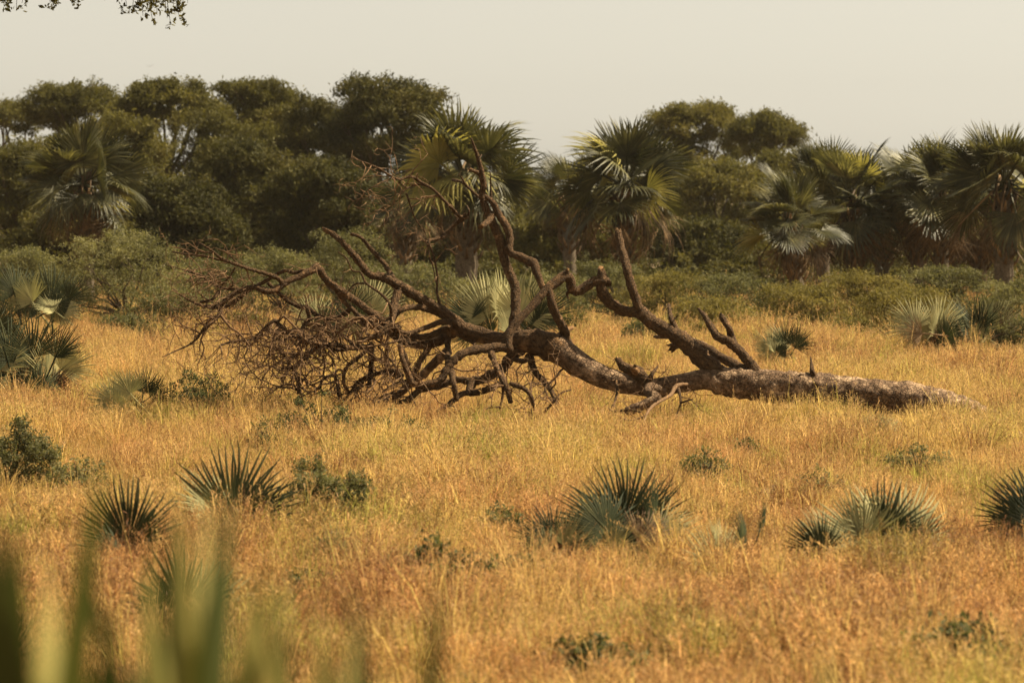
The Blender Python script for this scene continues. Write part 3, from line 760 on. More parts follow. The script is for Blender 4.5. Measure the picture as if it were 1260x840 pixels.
def fan_palm(u, vc, D, crown_r, nleaf, seed, label, trunk_w=None, yellow=0.12, ndead=14, lean=0.0, group='tall fan palms in the thicket'):
    """vc = image row of the crown's heart; crown_r in metres"""
    r = random.Random(seed)
    heart = W(u, vc, D)
    gx = heart.x + lean
    root = empty('fan_palm', (gx, D, ground_z(gx, D)))
    tag(root, label, 'palm tree', group)
    h = Vector((heart.x - gx, 0, heart.z - root.location.z))
    tr = (trunk_w or 0.5) / 2
    T = Tubes()
    T.add([(0, 0, -0.1), (-lean * 0.1 + 0.03, 0, h.z * 0.3), (h.x * 0.6, 0.05, h.z * 0.65), (h.x, 0, h.z)], [tr * 1.25, tr, tr * 1.05, tr * 0.7], sides=14, step=0.12, lump=0.10, seed=seed)
    # old leaf bases (boots) round the upper trunk
    T.build('trunk', M['palm_trunk'], root)
    B = Tubes()
    for k in range(46):
        a = k * 2.4; zz = h.z * (0.45 + 0.53 * k / 46)
        fx = h.x * (zz / h.z) ** 1.2
        d = Vector((math.cos(a), math.sin(a), 0.0))
        B.add([Vector((fx, 0, zz)) + d * tr * 0.8, Vector((fx, 0, zz + 0.16)) + d * (tr + 0.12), Vector((fx, 0, zz + 0.34)) + d * (tr + 0.2)], [0.07, 0.05, 0.03], sides=5)
    B.build('leaf_bases', M['palm_dead'], root)
    R = crown_r * 0.60
    nleaf = int(nleaf * 0.78); ndead = int(ndead * 0.8)
    for k in range(nleaf):
        t = (k + 0.5) / nleaf
        el = math.radians(84 - 104 * t + r.gauss(0, 9))
        az = k * 2.399 + r.gauss(0, 0.25)
        d = Vector((math.cos(az) * math.cos(el), math.sin(az) * math.cos(el), math.sin(el)))
        pet = crown_r * 0.46 * r.uniform(0.8, 1.15)
        hub = h + d * pet
        size = R * r.uniform(0.85, 1.12)
        # blade bends down from the petiole and twists
        bend = r.uniform(0.1, 0.55) * (0.35 + t)
        bd = (d + Vector((0, 0, -bend))).normalized()
        up = Vector((0, 0, 1)) if abs(bd.z) < 0.9 else -Vector((math.cos(az), math.sin(az), 0))
        side = bd.cross(up).normalized()
        nrm = side.cross(bd)
        tw_ = r.gauss(0, 0.8)
        nrm = nrm * math.cos(tw_) + side * math.sin(tw_)
        yel = r.random() < yellow * 0.6 * (0.5 + 1.5 * t)
        mesh = r.choice(yellow_fans) if yel else r.choice(green_fans)
        lf = place_leaf(mesh, root, hub, bd, nrm, size, 'leaf')
        if yel: lf['label'] = 'yellow fan leaf, sunlit tone put in its colour'
    for k in range(ndead):
        az = k * 2.399 + 1.1
        el = math.radians(r.uniform(-88, -42))
        d = Vector((math.cos(az) * math.cos(el), math.sin(az) * math.cos(el), math.sin(el)))
        d0 = Vector((math.cos(az), math.sin(az), 0))
        hub = h + d0 * tr * 1.2 + d * crown_r * r.uniform(0.22, 0.48) + Vector((0, 0, 0.1))
        nrm = d0 * 0.8 + Vector((r.gauss(0, .5), r.gauss(0, .5), 0.4))
        lf = place_leaf(r.choice(dead_fans), root, hub, d, nrm, R * r.uniform(0.8, 1.1), 'dead_leaf')
        lf['label'] = 'dry brown fan leaf hanging down'
    return root

fan_palm(105, 238, 127, 2.35, 30, 1, 'fan palm at the far left with grey fans and a dark drooping skirt', yellow=0.18, ndead=20)
fan_palm(573, 232, 126, 2.70, 34, 2, 'large round headed fan palm with bare grey trunk behind the upright dead branch', trunk_w=0.72, yellow=0.22, ndead=8)
fan_palm(768, 240, 128, 2.55, 32, 3, 'fan palm right of the upright dead branch, its brown leaves hanging to the bushes', trunk_w=0.5, yellow=0.16, ndead=12)
fan_palm(972, 282, 124, 2.05, 24, 4, 'shorter fan palm on the left edge of the right hand palm clump', trunk_w=0.42, yellow=0.16, ndead=12, lean=0.3)
fan_palm(1050, 258, 130, 2.35, 28, 5, 'fan palm in the right hand clump with one big pale upright fan', trunk_w=0.45, yellow=0.2, ndead=18)
fan_palm(1128, 250, 132, 2.35, 30, 6, 'fan palm in the middle of the right hand clump, fans packed tightly', trunk_w=0.45, yellow=0.12, ndead=18)
fan_palm(1235, 238, 122, 2.35, 32, 7, 'fan palm at the right edge with a dark bare trunk above the bushes', trunk_w=0.6, yellow=0.12, ndead=14)
fan_palm(1180, 262, 138, 2.2, 26, 8, 'fan palm half hidden behind the clump beside the right edge palm', yellow=0.12, ndead=16)
fan_palm(1085, 262, 137, 2.2, 28, 13, 'dark fan palm filling the gap left of the middle of the right hand clump', yellow=0.12, ndead=26)
fan_palm(1158, 246, 129, 2.1, 28, 14, 'fan palm right of the middle of the right hand clump with stiff grey fans', yellow=0.14, ndead=26)
fan_palm(1205, 268, 134, 2.1, 26, 15, 'low dark fan palm tucked against the right edge palm', yellow=0.1, ndead=26)
fan_palm(1012, 236, 142, 2.1, 22, 9, 'fan palm standing behind the clump, only its top fans showing', yellow=0.1, ndead=8)
fan_palm(700, 242, 146, 1.9, 20, 10, 'small fan palm half hidden left of the brown skirted palm', yellow=0.1, ndead=8)
fan_palm(498, 262, 140, 1.7, 16, 12, 'low dark palm with hanging dead leaves left of the large round headed palm', yellow=0.05, ndead=18)

# ------------------------------------------------------------------ young palms in the grass
def young_palm(u, v, D, leaves, label, seed=0, group='young fan palms growing in the grass'):
    """leaves: (hub u, hub v, angle in picture from vertical deg (+ right), radius px, yaw deg, kind)"""
    r = random.Random(seed)
    if v < 560 and D < 70: D = 19231 / (v + 14 - 243)
    elif v >= 560: D = 19231 / (v + 12 - 243)
    base = W(u, v, D)
    root = empty('young_palm', (base.x, D, ground_z(base.x, D)))
    tag(root, label, 'palm', group)
    T = Tubes()
    T.add([(0, 0, -0.05), (0.01, 0, 0.1), (0, 0.01, 0.24)], [0.07, 0.08, 0.04], sides=8)
    T.build('stem', M['palm_dead'], root)
    leaves = list(leaves)
    if v > 560:
        rm = sum(l[3] for l in leaves) / len(leaves); um = sum(l[0] for l in leaves) / len(leaves); vm = max(l[1] for l in leaves)
        leaves += [(um + r.uniform(-.5, .5) * rm, vm + r.uniform(0, 8), r.uniform(-70, 70), rm * r.uniform(.55, .8), r.uniform(-70, 70), r.choice('gggpd')) for _ in range(4)]
    else:
        rm = sum(l[3] for l in leaves) / len(leaves); u0, u1 = min(l[0] for l in leaves), max(l[0] for l in leaves); vm = max(l[1] for l in leaves)
        leaves += [(r.uniform(u0, u1), vm + (v - vm) * r.uniform(.15, .45), r.uniform(-75, 75), rm * r.uniform(.5, .85), r.uniform(-60, 60), r.choice('ggppd')) for _ in range(3 + len(leaves) // 2)]
    for (hu, hv, ang, rp, yaw, kind) in leaves:
        if v > 560: hv -= 5; rp *= 1.22
        dd = r.uniform(-0.35, 0.35)
        hub = W(hu, hv, D + dd) - root.location
        a = math.radians(ang)
        tilt = math.radians(r.uniform(-25, 25))
        d = Vector((math.sin(a), 0.4 * math.sin(tilt), math.cos(a)))
        y = math.radians(yaw)
        nrm = Vector((math.sin(y), -math.cos(y), 0.25))
        mesh = {'g': stiff, 'p': stiff_pale, 'd': stiff_dead}[kind]
        lf = place_leaf(r.choice(mesh), root, hub, d, nrm, rp / ppm(D), 'dead_leaf' if kind == 'd' else 'leaf')
        if kind == 'p': lf['label'] = 'pale fan leaf, sunlit look put in its colour'
        if kind == 'd': lf['label'] = 'dry straw coloured fan leaf'
    return root

young_palm(780, 690, 45.5, [(768, 650, -2, 72, 12, 'g'), (790, 655, 32, 66, -20, 'g'), (745, 655, -42, 56, 25, 'g'), (810, 668, 62, 48, -35, 'p'), (800, 665, 10, 60, 75, 'g'), (735, 668, -10, 50, 30, 'g'), (785, 672, 80, 46, 10, 'd')],
           'big dark young palm with upright spiky fans in the grass below the fallen trunk', 1)
young_palm(680, 692, 45.0, [(680, 672, -22, 44, 20, 'g'), (672, 678, -68, 40, -10, 'g'), (694, 676, 25, 40, 30, 'p'), (686, 682, 65, 36, 0, 'd')],
           'small spiky young palm touching the left side of the big dark one', 2)
young_palm(1075, 702, 44.0, [(1062, 672, -30, 62, 10, 'p'), (1086, 668, 5, 62, -10, 'g'), (1104, 672, 38, 66, 20, 'p'), (1090, 676, 72, 66, 0, 'p'), (1120, 680, 55, 50, 60, 'g'), (1076, 672, -5, 58, 60, 'p')],
           'wide pale young palm with spreading silvery fans at lower right', 3)
young_palm(1012, 706, 44.5, [(1012, 684, -48, 44, -10, 'g'), (1016, 678, -15, 42, 30, 'p'), (1008, 690, -80, 34, 10, 'd')],
           'low young palm with straw tips left of the wide pale one', 4)
young_palm(284, 680, 47.5, [(286, 640, 6, 78, 5, 'g'), (270, 636, -38, 56, 45, 'p'), (305, 646, 45, 58, -15, 'g'), (300, 648, 84, 50, 20, 'g'), (262, 645, -68, 44, -20, 'g')],
           'dark young palm with a tall round fan left of the grey green bush', 5)
young_palm(155, 715, 43.5, [(158, 672, -2, 66, 5, 'g'), (160, 690, 30, 52, -30, 'g'), (138, 680, -58, 40, 10, 'p'), (150, 700, -20, 50, 70, 'g'), (168, 700, 55, 40, 0, 'd')],
           'young palm with one narrow upright fan behind the blurred foreground leaves', 6)
young_palm(215, 800, 37.5, [(225, 760, -20, 72, 10, 'g'), (240, 770, 30, 70, 15, 'p'), (205, 780, -60, 56, -20, 'g')],
           'low young palm in the grass half covered by blurred foreground leaves', 7)
young_palm(1262, 675, 46.0, [(1268, 650, -40, 60, 5, 'g'), (1262, 655, -75, 46, -15, 'g'), (1280, 645, 5, 62, 10, 'g')],
           'black looking spiky young palm cut by the right edge', 8)
young_palm(905, 705, 43.5, [(890, 690, -12, 44, 65, 'p'), (912, 680, 8, 40, 70, 'g'), (936, 655, 18, 30, 80, 'g'), (878, 700, -30, 44, 20, 'p')],
           'thin sparse young palm between the dark and the pale ones', 9)
young_palm(408, 702, 44.5, [(410, 694, 0, 38, 10, 'p'), (420, 696, 40, 32, -20, 'p'), (398, 698, -40, 30, 30, 'p')],
           'tiny pale fan poking out of the grass under the grey green bush', 10)
young_palm(168, 520, 67.0, [(176, 484, 10, 38, 5, 'g'), (160, 484, -42, 36, -10, 'p'), (185, 488, 55, 32, 20, 'g'), (140, 494, -70, 36, 0, 'p')],
           'young palm with fine spread fans in the grass left of the dead twigs', 11)
young_palm(35, 500, 72.0, [(40, 440, 0, 62, 10, 'g'), (68, 440, 25, 52, -20, 'g'), (10, 445, -15, 62, 25, 'g'), (75, 455, 48, 48, 10, 'p'), (25, 460, -40, 56, 0, 'g'), (55, 466, 12, 56, 60, 'p'), (0, 455, 30, 58, -30, 'p'), (66, 475, 80, 34, 0, 'd'), (45, 480, -70, 40, 0, 'd')],
           'tall grey green young palm clump at the left edge beside the scrub', 12)
young_palm(58, 420, 96.0, [(62, 372, -5, 50, 10, 'g'), (40, 372, -35, 42, -25, 'p'), (84, 368, 35, 40, 15, 'g'), (18, 362, -15, 44, 20, 'g'), (70, 376, 60, 34, 0, 'g')],
           'young palm among the scrub just above the left edge clump', 13)
young_palm(2, 440, 84.0, [(-6, 405, 10, 44, 5, 'g'), (6, 412, 40, 38, -20, 'g'), (-10, 410, -30, 40, 10, 'g')],
           'dark young palm cut by the left edge above the tall clump', 14)
young_palm(615, 435, 88.0, [(600, 392, -12, 62, 5, 'p'), (640, 390, 18, 60, -10, 'p'), (578, 394, -50, 44, 15, 'g'), (662, 392, 52, 56, 5, 'g'), (615, 385, 2, 56, 70, 'p')],
           'broad pale young palm right behind the middle of the fallen tree', 15)
young_palm(438, 425, 88.0, [(452, 388, 18, 50, 10, 'p'), (432, 392, -8, 46, -40, 'g'), (425, 398, -48, 36, 0, 'g')],
           'young palm seen through the left branches of the fallen tree', 16)
young_palm(378, 425, 90.0, [(385, 398, 0, 42, 15, 'p'), (400, 400, 38, 36, 0, 'g')],
           'small young palm behind the tangled twigs under the long left branch', 17)
young_palm(966, 448, 86.0, [(966, 424, 0, 36, 10, 'g'), (978, 428, 30, 32, -20, 'g'), (950, 430, -48, 34, 0, 'p'), (960, 428, -20, 34, 50, 'p')],
           'grey green young palm in the grass behind the upright spike of the trunk', 18)
young_palm(1150, 445, 90.0, [(1126, 404, -48, 44, 10, 'p'), (1152, 408, -6, 50, 0, 'p'), (1150, 410, 12, 46, 65, 'p'), (1166, 412, 45, 30, -10, 'g'), (1135, 410, -85, 36, 0, 'd')],
           'young palm with one bright upright fan at the edge of the right scrub', 19)
young_palm(1205, 445, 91.0, [(1205, 404, 0, 46, 10, 'g'), (1190, 404, -28, 42, 60, 'g'), (1222, 406, 32, 44, -15, 'p'), (1232, 410, 62, 36, 0, 'd'), (1212, 408, 12, 40, 70, 'g')],
           'dark young palm clump near the right edge, beside the bright fan', 20)
young_palm(1078, 545, 63.4, [(1080, 532, 0, 28, 10, 'p'), (1070, 533, -30, 24, 0, 'p'), (1090, 533, 32, 24, 0, 'p')],
           'tiny pale young palm in the shade against the thick trunk', 21)
young_palm(5, 850, 34.5, [(8, 828, 20, 60, 10, 'g'), (-5, 825, -20, 60, 0, 'g'), (15, 836, 60, 50, -20, 'd')],
           'dark young palm in the bottom left corner', 22)

# ------------------------------------------------------------------ foliage crowns
def leaf_cloud(centres, radii, n, size, seed, flat=0.6, mat=None, name='crown', aspect=0.35, sub=14, subr=0.22):
    """many small leaf faces gathered in sprays inside flattened pads"""
    r = np.random.default_rng(seed)
    centres = np.array(centres, float); radii = np.array(radii, float)
    vol = radii[:, 0] * radii[:, 1] * radii[:, 2]
    w = vol ** 0.75; w /= w.sum()
    nsub = max(1, n // sub)
    which = r.choice(len(centres), nsub, p=w)
    d = r.normal(0, 1, (nsub, 3)); d /= np.linalg.norm(d, axis=1, keepdims=True)
    rad = r.uniform(0, 1, (nsub, 1)) ** 0.42 * r.normal(1, 0.20, (nsub, 1))   # more towards the outside
    sc = centres[which] + d * rad * radii[which]
    # each spray is a short line of leaflets
    ax = r.normal(0, 1, (nsub, 3)); ax[:, 2] = ax[:, 2] * 0.5 + 0.15; ax /= np.linalg.norm(ax, axis=1, keepdims=True)
    t = r.uniform(-1, 1, (nsub, sub, 1)) * subr
    c = sc[:, None, :] + ax[:, None, :] * t + r.normal(0, subr * 0.28, (nsub, sub, 3))
    c = c.reshape(-1, 3); m = len(c)
    a = np.repeat(ax, sub, axis=0) * 0.5 + r.normal(0, 0.7, (m, 3)); a /= np.linalg.norm(a, axis=1, keepdims=True)
    nn = r.normal(0, 1, (m, 3)); nn[:, 2] = np.abs(nn[:, 2]) + 0.5
    b = np.cross(a, nn); b /= np.maximum(np.linalg.norm(b, axis=1, keepdims=True), 1e-6)
    L = size * r.uniform(0.55, 1.3, (m, 1)); Wd = L * aspect
    V = np.stack([c - a * L * .5, c + b * Wd * .5, c + a * L * .5, c - b * Wd * .5], axis=1).reshape(-1, 3)
    Fq = np.arange(m * 4).reshape(-1, 4)
    return np_mesh(name, V, Fq, mat)

def broad_tree(u, v_top, v_bot, width_px, D, style, n, seed, label, mat='acacia', group='acacia trees along the skyline', leaf=0.22, name='acacia_tree'):
    """v_top/v_bot = image rows of the crown's top and underside"""
    r = random.Random(seed)
    top, bot = W(u, v_top, D), W(u, v_bot, D)
    Wm = width_px / ppm(D)
    gz = 0.0
    root = empty(name, (top.x, D, gz))
    tag(root, label, 'tree' if name != 'scrub_bush' else 'bush', group)
    ztop, zbot = top.z - gz, max(bot.z - gz, 0.3)
    H = ztop - zbot
    pads, prad = [], []
    if style == 'umbrella':
        npad = 52
        for k in range(npad):
            a = k * 2.399; q = math.sqrt((k + 0.5) / npad)
            x, y = math.cos(a) * q * Wm * 0.42, math.sin(a) * q * Wm * 0.36
            z = ztop - H * 0.10 - H * 0.55 * q ** 2.4 * r.uniform(0.6, 1.1) - H * abs(r.gauss(0, 0.13))
            pads.append((x, y, z)); s = r.uniform(0.75, 1.2)
            prad.append((Wm * 0.095 * s, Wm * 0.095 * s, H * 0.085 * s))
        for k in range(14):
            a = r.uniform(0, 6.28); q = math.sqrt(r.random())
            pads.append((math.cos(a) * q * Wm * 0.36, math.sin(a) * q * Wm * 0.3, ztop - H * r.uniform(0.45, 0.95)))
            s = r.uniform(.5, 1); prad.append((Wm * 0.11 * s, Wm * 0.11 * s, H * 0.10 * s))
        for k in range(9):
            a = r.uniform(0, 6.28); q = math.sqrt(r.random())
            pads.append((math.cos(a) * q * Wm * 0.34, math.sin(a) * q * Wm * 0.3, ztop - H * .06 - H * .2 * q * q))
            s = r.uniform(.4, .8); prad.append((Wm * 0.07 * s, Wm * 0.07 * s, H * 0.13 * s))
        fork = zbot * 0.62
    else:
        npad = 120
        for k in range(npad):
            zt = r.random() ** 0.8
            a = k * 2.399
            prof = math.sin(math.pi * min(1, 0.22 + zt * 0.66)) ** 0.6
            q = math.sqrt(r.random()) * prof
            x, y = math.cos(a) * q * Wm * 0.44, math.sin(a) * q * Wm * 0.38
            z = zbot + H * (0.04 + 0.86 * zt) + r.gauss(0, H * 0.02)
            s = r.uniform(0.6, 1.25)
            pads.append((x, y, z)); prad.append((Wm * 0.105 * s, Wm * 0.105 * s, max(H * 0.055, Wm * .038) * s))
        fork = max(zbot * 0.7, ztop * 0.22)
    me = leaf_cloud(pads, prad, n, leaf, seed, mat=M[mat], subr=leaf * 1.7)
    link_mesh('crown', me, root)
    T = Tubes()
    tr = 0.035 * ztop ** 0.9
    lean = r.gauss(0, 0.4)
    fk = np.array([lean * 0.5, 0, fork])
    T.add([(0, 0, -0.2), (lean * 0.2, 0.05, fork * 0.5), tuple(fk)], [tr * 1.3, tr, tr * 0.85], sides=8, step=0.5, lump=0.12, seed=seed)
    for k, (p, q) in enumerate(zip(pads, prad)):
        if k % (8 if style != 'umbrella' else 7): continue
        p = np.array(p); mid = fk + (p - fk) * 0.5 + np.array([r.gauss(0, .25), r.gauss(0, .25), -abs(p[2] - fk[2]) * 0.10])
        mid2 = fk + (p - fk) * 0.78 + np.array([r.gauss(0, .2), r.gauss(0, .2), -0.1])
        T.add([fk, mid, mid2, p], [tr * 0.45, tr * 0.28, tr * 0.17, tr * 0.07], sides=6, step=0.45, lump=0.15, seed=seed + k)
        for j in range(2):
            e = p + np.array([r.gauss(0, q[0] * .6), r.gauss(0, q[1] * .6), r.uniform(-.2, .6) * q[2]])
            T.add([mid2, (mid2 + e) / 2 + np.array([0, 0, -.1]), e], [tr * 0.12, tr * 0.08, tr * 0.03], sides=4)
    T.build('trunk', M['tree_bark'], root)
    return root

trees = [
    # u, top, bottom, width, D, style, n, label, mat
    (8, 124, 165, 85, 232, 'umbrella', 12000, 'flat topped acacia at the far left edge of the skyline', 'acacia'),
    (95, 98, 165, 140, 205, 'umbrella', 26000, 'leftmost full umbrella acacia, sky showing under its crown', 'acacia'),
    (205, 94, 160, 125, 200, 'umbrella', 26000, 'umbrella acacia with a thin curved trunk left of the dome shaped one', 'acacia'),
    (318, 96, 172, 140, 203, 'dense', 34000, 'dome shaped umbrella acacia left of the tallest dark tree', 'acacia'),
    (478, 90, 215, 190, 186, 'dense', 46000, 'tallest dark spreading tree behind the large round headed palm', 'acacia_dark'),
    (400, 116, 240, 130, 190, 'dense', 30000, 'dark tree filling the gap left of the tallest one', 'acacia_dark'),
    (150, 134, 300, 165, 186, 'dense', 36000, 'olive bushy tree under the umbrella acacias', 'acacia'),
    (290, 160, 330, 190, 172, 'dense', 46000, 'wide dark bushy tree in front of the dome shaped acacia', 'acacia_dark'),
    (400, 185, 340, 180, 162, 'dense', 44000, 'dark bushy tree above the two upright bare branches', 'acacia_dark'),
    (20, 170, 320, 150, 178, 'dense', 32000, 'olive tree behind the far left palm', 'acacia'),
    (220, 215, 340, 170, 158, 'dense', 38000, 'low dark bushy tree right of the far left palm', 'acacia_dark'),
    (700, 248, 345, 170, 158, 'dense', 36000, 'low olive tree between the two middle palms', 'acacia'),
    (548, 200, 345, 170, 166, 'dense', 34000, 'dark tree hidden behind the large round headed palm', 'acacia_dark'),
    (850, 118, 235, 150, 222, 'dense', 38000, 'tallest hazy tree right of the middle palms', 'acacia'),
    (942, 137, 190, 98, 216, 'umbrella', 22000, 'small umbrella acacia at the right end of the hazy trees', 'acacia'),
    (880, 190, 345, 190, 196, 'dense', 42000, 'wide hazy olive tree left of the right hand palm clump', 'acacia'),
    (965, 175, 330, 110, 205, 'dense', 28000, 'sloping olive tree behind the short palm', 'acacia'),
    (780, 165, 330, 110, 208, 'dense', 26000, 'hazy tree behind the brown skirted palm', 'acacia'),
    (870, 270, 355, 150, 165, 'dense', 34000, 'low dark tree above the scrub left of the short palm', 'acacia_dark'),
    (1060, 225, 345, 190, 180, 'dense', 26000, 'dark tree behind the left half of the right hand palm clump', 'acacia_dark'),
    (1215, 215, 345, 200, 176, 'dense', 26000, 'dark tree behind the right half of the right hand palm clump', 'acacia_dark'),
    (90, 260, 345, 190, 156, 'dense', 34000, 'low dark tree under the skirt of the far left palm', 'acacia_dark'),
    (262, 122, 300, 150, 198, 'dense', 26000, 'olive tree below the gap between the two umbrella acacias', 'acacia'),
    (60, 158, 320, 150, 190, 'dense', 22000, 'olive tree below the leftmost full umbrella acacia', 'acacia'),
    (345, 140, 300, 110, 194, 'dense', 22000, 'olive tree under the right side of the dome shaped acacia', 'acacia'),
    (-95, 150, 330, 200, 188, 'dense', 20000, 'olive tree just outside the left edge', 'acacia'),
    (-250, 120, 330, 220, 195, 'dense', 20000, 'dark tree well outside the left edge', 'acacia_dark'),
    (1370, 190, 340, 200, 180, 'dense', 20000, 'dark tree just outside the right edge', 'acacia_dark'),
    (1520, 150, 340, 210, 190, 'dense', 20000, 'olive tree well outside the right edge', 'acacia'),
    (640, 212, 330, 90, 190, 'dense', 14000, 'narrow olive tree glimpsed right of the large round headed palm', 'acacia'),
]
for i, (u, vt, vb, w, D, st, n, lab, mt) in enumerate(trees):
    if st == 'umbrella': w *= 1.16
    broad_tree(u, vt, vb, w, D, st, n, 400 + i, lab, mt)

bushes = [
    (150, 278, 392, 190, 118, 20000, 'big grey green bush below the far left palm', 'scrub'),
    (30, 300, 395, 150, 121, 16000, 'grey green bush at the left edge under the far left palm', 'scrub'),
    (265, 312, 395, 150, 122, 15000, 'bush behind the tip of the long left dead branch', 'scrub'),
    (345, 300, 398, 140, 124, 14000, 'bush behind the elbow of the long left dead branch', 'scrub'),
    (425, 272, 395, 150, 128, 17000, 'taller bush behind the two upright bare branches', 'scrub'),
    (505, 318, 400, 130, 122, 12000, 'bush between the two upright bare branches and the palm trunk', 'scrub'),
    (585, 338, 405, 130, 120, 11000, 'bush in front of the bare grey palm trunk', 'scrub'),
    (670, 332, 405, 130, 122, 12000, 'bush seen right of the upright dead branch', 'scrub'),
    (745, 318, 408, 130, 124, 14000, 'bush under the brown skirt of the middle right palm', 'scrub'),
    (825, 330, 408, 140, 120, 15000, 'bush right of the forked dead arm', 'scrub_yellow'),
    (905, 336, 412, 140, 118, 15000, 'rounded bush above the two blackened stubs', 'scrub'),
    (985, 346, 412, 140, 114, 15000, 'yellowish bush below the short palm', 'scrub_yellow'),
    (1060, 330, 412, 150, 116, 16000, 'yellowish bush below the left half of the palm clump', 'scrub_yellow'),
    (1160, 322, 412, 140, 118, 17000, 'tall bush touching the palm clump behind the bright young fan', 'scrub'),
    (1245, 342, 412, 120, 114, 12000, 'bush at the right edge in front of the dark palm trunk', 'scrub'),
    (1110, 352, 418, 150, 108, 13000, 'low yellowish bush left of the bright young fan', 'scrub_yellow'),
    (880, 366, 418, 150, 108, 12000, 'low yellowish bush above the smooth middle of the grass', 'scrub_yellow'),
    (700, 382, 418, 60, 108, 3500, 'small bush spilling into the grass behind the upright dead branch foot', 'scrub_yellow'),
    (790, 392, 425, 55, 104, 3000, 'small bush in the grass right below the forked dead arm', 'scrub'),
    (1045, 388, 424, 70, 104, 3500, 'small bush in the grass behind the smooth part of the trunk', 'scrub_yellow'),
    (860, 398, 428, 50, 100, 2500, 'knee high bush left of the blackened stubs', 'scrub_yellow'),
    (150, 386, 420, 80, 107, 4000, 'small bush spilling into the grass under the big grey green bush', 'scrub'),
    (300, 384, 420, 80, 107, 4000, 'small bush in the grass behind the left dead twigs', 'scrub_yellow'),
    (1258, 385, 440, 60, 96, 3500, 'dark low bush cut by the right edge beside the young palm clump', 'scrub'),
    (210, 350, 398, 120, 112, 9000, 'low bush where the grass meets the scrub on the left', 'scrub'),
]
for i, (u, vt, vb, w, D, n, lab, mt) in enumerate(bushes):
    D *= 0.93
    broad_tree(u, vt, vb, w, D, 'dense', n, 600 + i, lab, mt, group='scrub bushes at the edge of the grass', leaf=0.085, name='scrub_bush')

herbs = [
    (18, 500, 605, 120, 58, 12000, 'leafy green bush at the left edge in the grass', 0.05, 'scrub'),
    (400, 556, 665, 118, 49, 15000, 'rounded grey green bush in the grass right of the tall round fan', 0.045, 'scrub'),
    (245, 456, 500, 80, 67, 3600, 'small green weed beside the left dead twigs', 0.05, 'herb'),
    (395, 480, 545, 110, 63, 4600, 'sparse green weed under the tangled dead twigs', 0.05, 'herb'),
    (550, 676, 745, 165, 42, 6500, 'sprawling green creeper in the lower middle grass', 0.07, 'herb'),
    (640, 688, 728, 95, 42.5, 2600, 'few green leaves right of the sprawling creeper', 0.07, 'herb'),
    (725, 788, 850, 150, 35, 4500, 'dark green leafy weed at the bottom edge', 0.075, 'herb'),
    (1190, 768, 860, 190, 34.5, 7500, 'dark leafy weed at the bottom right', 0.075, 'herb'),
    (866, 552, 586, 70, 53, 1500, 'faint green weed in the grass under the trunk', 0.05, 'herb'),
    (1010, 575, 610, 60, 51, 900, 'pale green weed right above the low straw tipped palm', 0.05, 'scrub'),
    (920, 535, 560, 30, 57, 500, 'dark little weed in front of the trunk', 0.04, 'herb'),
    (490, 682, 715, 70, 43.5, 1000, 'little green weed left of the sprawling creeper', 0.06, 'herb'),
    (470, 505, 540, 110, 61, 2600, 'grey green weed below the middle of the dead twigs', 0.05, 'herb'),
    (330, 515, 560, 60, 60, 1500, 'thin green weed below the left end of the dead twigs', 0.05, 'herb'),
    (620, 620, 660, 60, 47, 900, 'faint olive weed left of the small spiky palm', 0.05, 'herb'),
    (1130, 545, 580, 80, 56, 1300, 'olive weed in the grass under the root end of the trunk', 0.05, 'scrub'),
    (700, 540, 570, 70, 58, 900, 'thin olive weed left of the small dead spray', 0.05, 'scrub'),
    (385, 700, 740, 70, 43, 1200, 'olive weed beside the blurred leaves under the tiny pale fan', 0.06, 'herb'),
    (100, 560, 600, 70, 51, 1300, 'olive weed in the grass right of the left edge bush', 0.05, 'scrub'),
    (185, 385, 425, 60, 104, 1500, 'small green shrub standing in the far grass on the left', 0.07, 'scrub'),
]
def herb(u, vt, vb, w, D, n, lab, leaf, mt, seed):
    r = random.Random(seed)
    D = min(D, 19231 / (vb + 12 - 243))
    top, bot = W(u, vt, D), W(u, vb, D)
    root = empty('weed', (top.x, D, ground_z(top.x, D)))
    tag(root, lab, 'plant', 'green weeds in the dry grass')
    ht = max(top.z - root.location.z, 0.25); Wm = w / ppm(D)
    h0 = max(bot.z - root.location.z, 0.12)
    pads, prad = [], []
    T = Tubes()
    for k in range(34):
        a = k * 2.399; q = math.sqrt((k + .5) / 34)
        z = h0 + (ht - h0) * (1 - 0.55 * q * q) * r.uniform(0.2, 1.0)
        p = (math.cos(a) * q * Wm * .5, math.sin(a) * q * Wm * .4, z)
        pads.append(p); s_ = r.uniform(.5, 1.2); prad.append((Wm * .085 * s_, Wm * .085 * s_, ((ht - h0) * .13 + 0.03) * s_))
        T.add([(0, 0, -0.02), (p[0] * .4, p[1] * .4, z * .6), p], [0.012, 0.008, 0.003], sides=4)
    link_mesh('foliage', leaf_cloud(pads, prad, n, leaf, seed, mat=M[mt], name='foliage', aspect=0.45, sub=9, subr=leaf * 1.6), root)
    T.build('stems', M['tree_bark'], root)
for i, (u, vt, vb, w, D, n, lab, leaf, mt) in enumerate(herbs):
    herb(u, vt, vb, w, D, n, lab, leaf, mt, 800 + i)

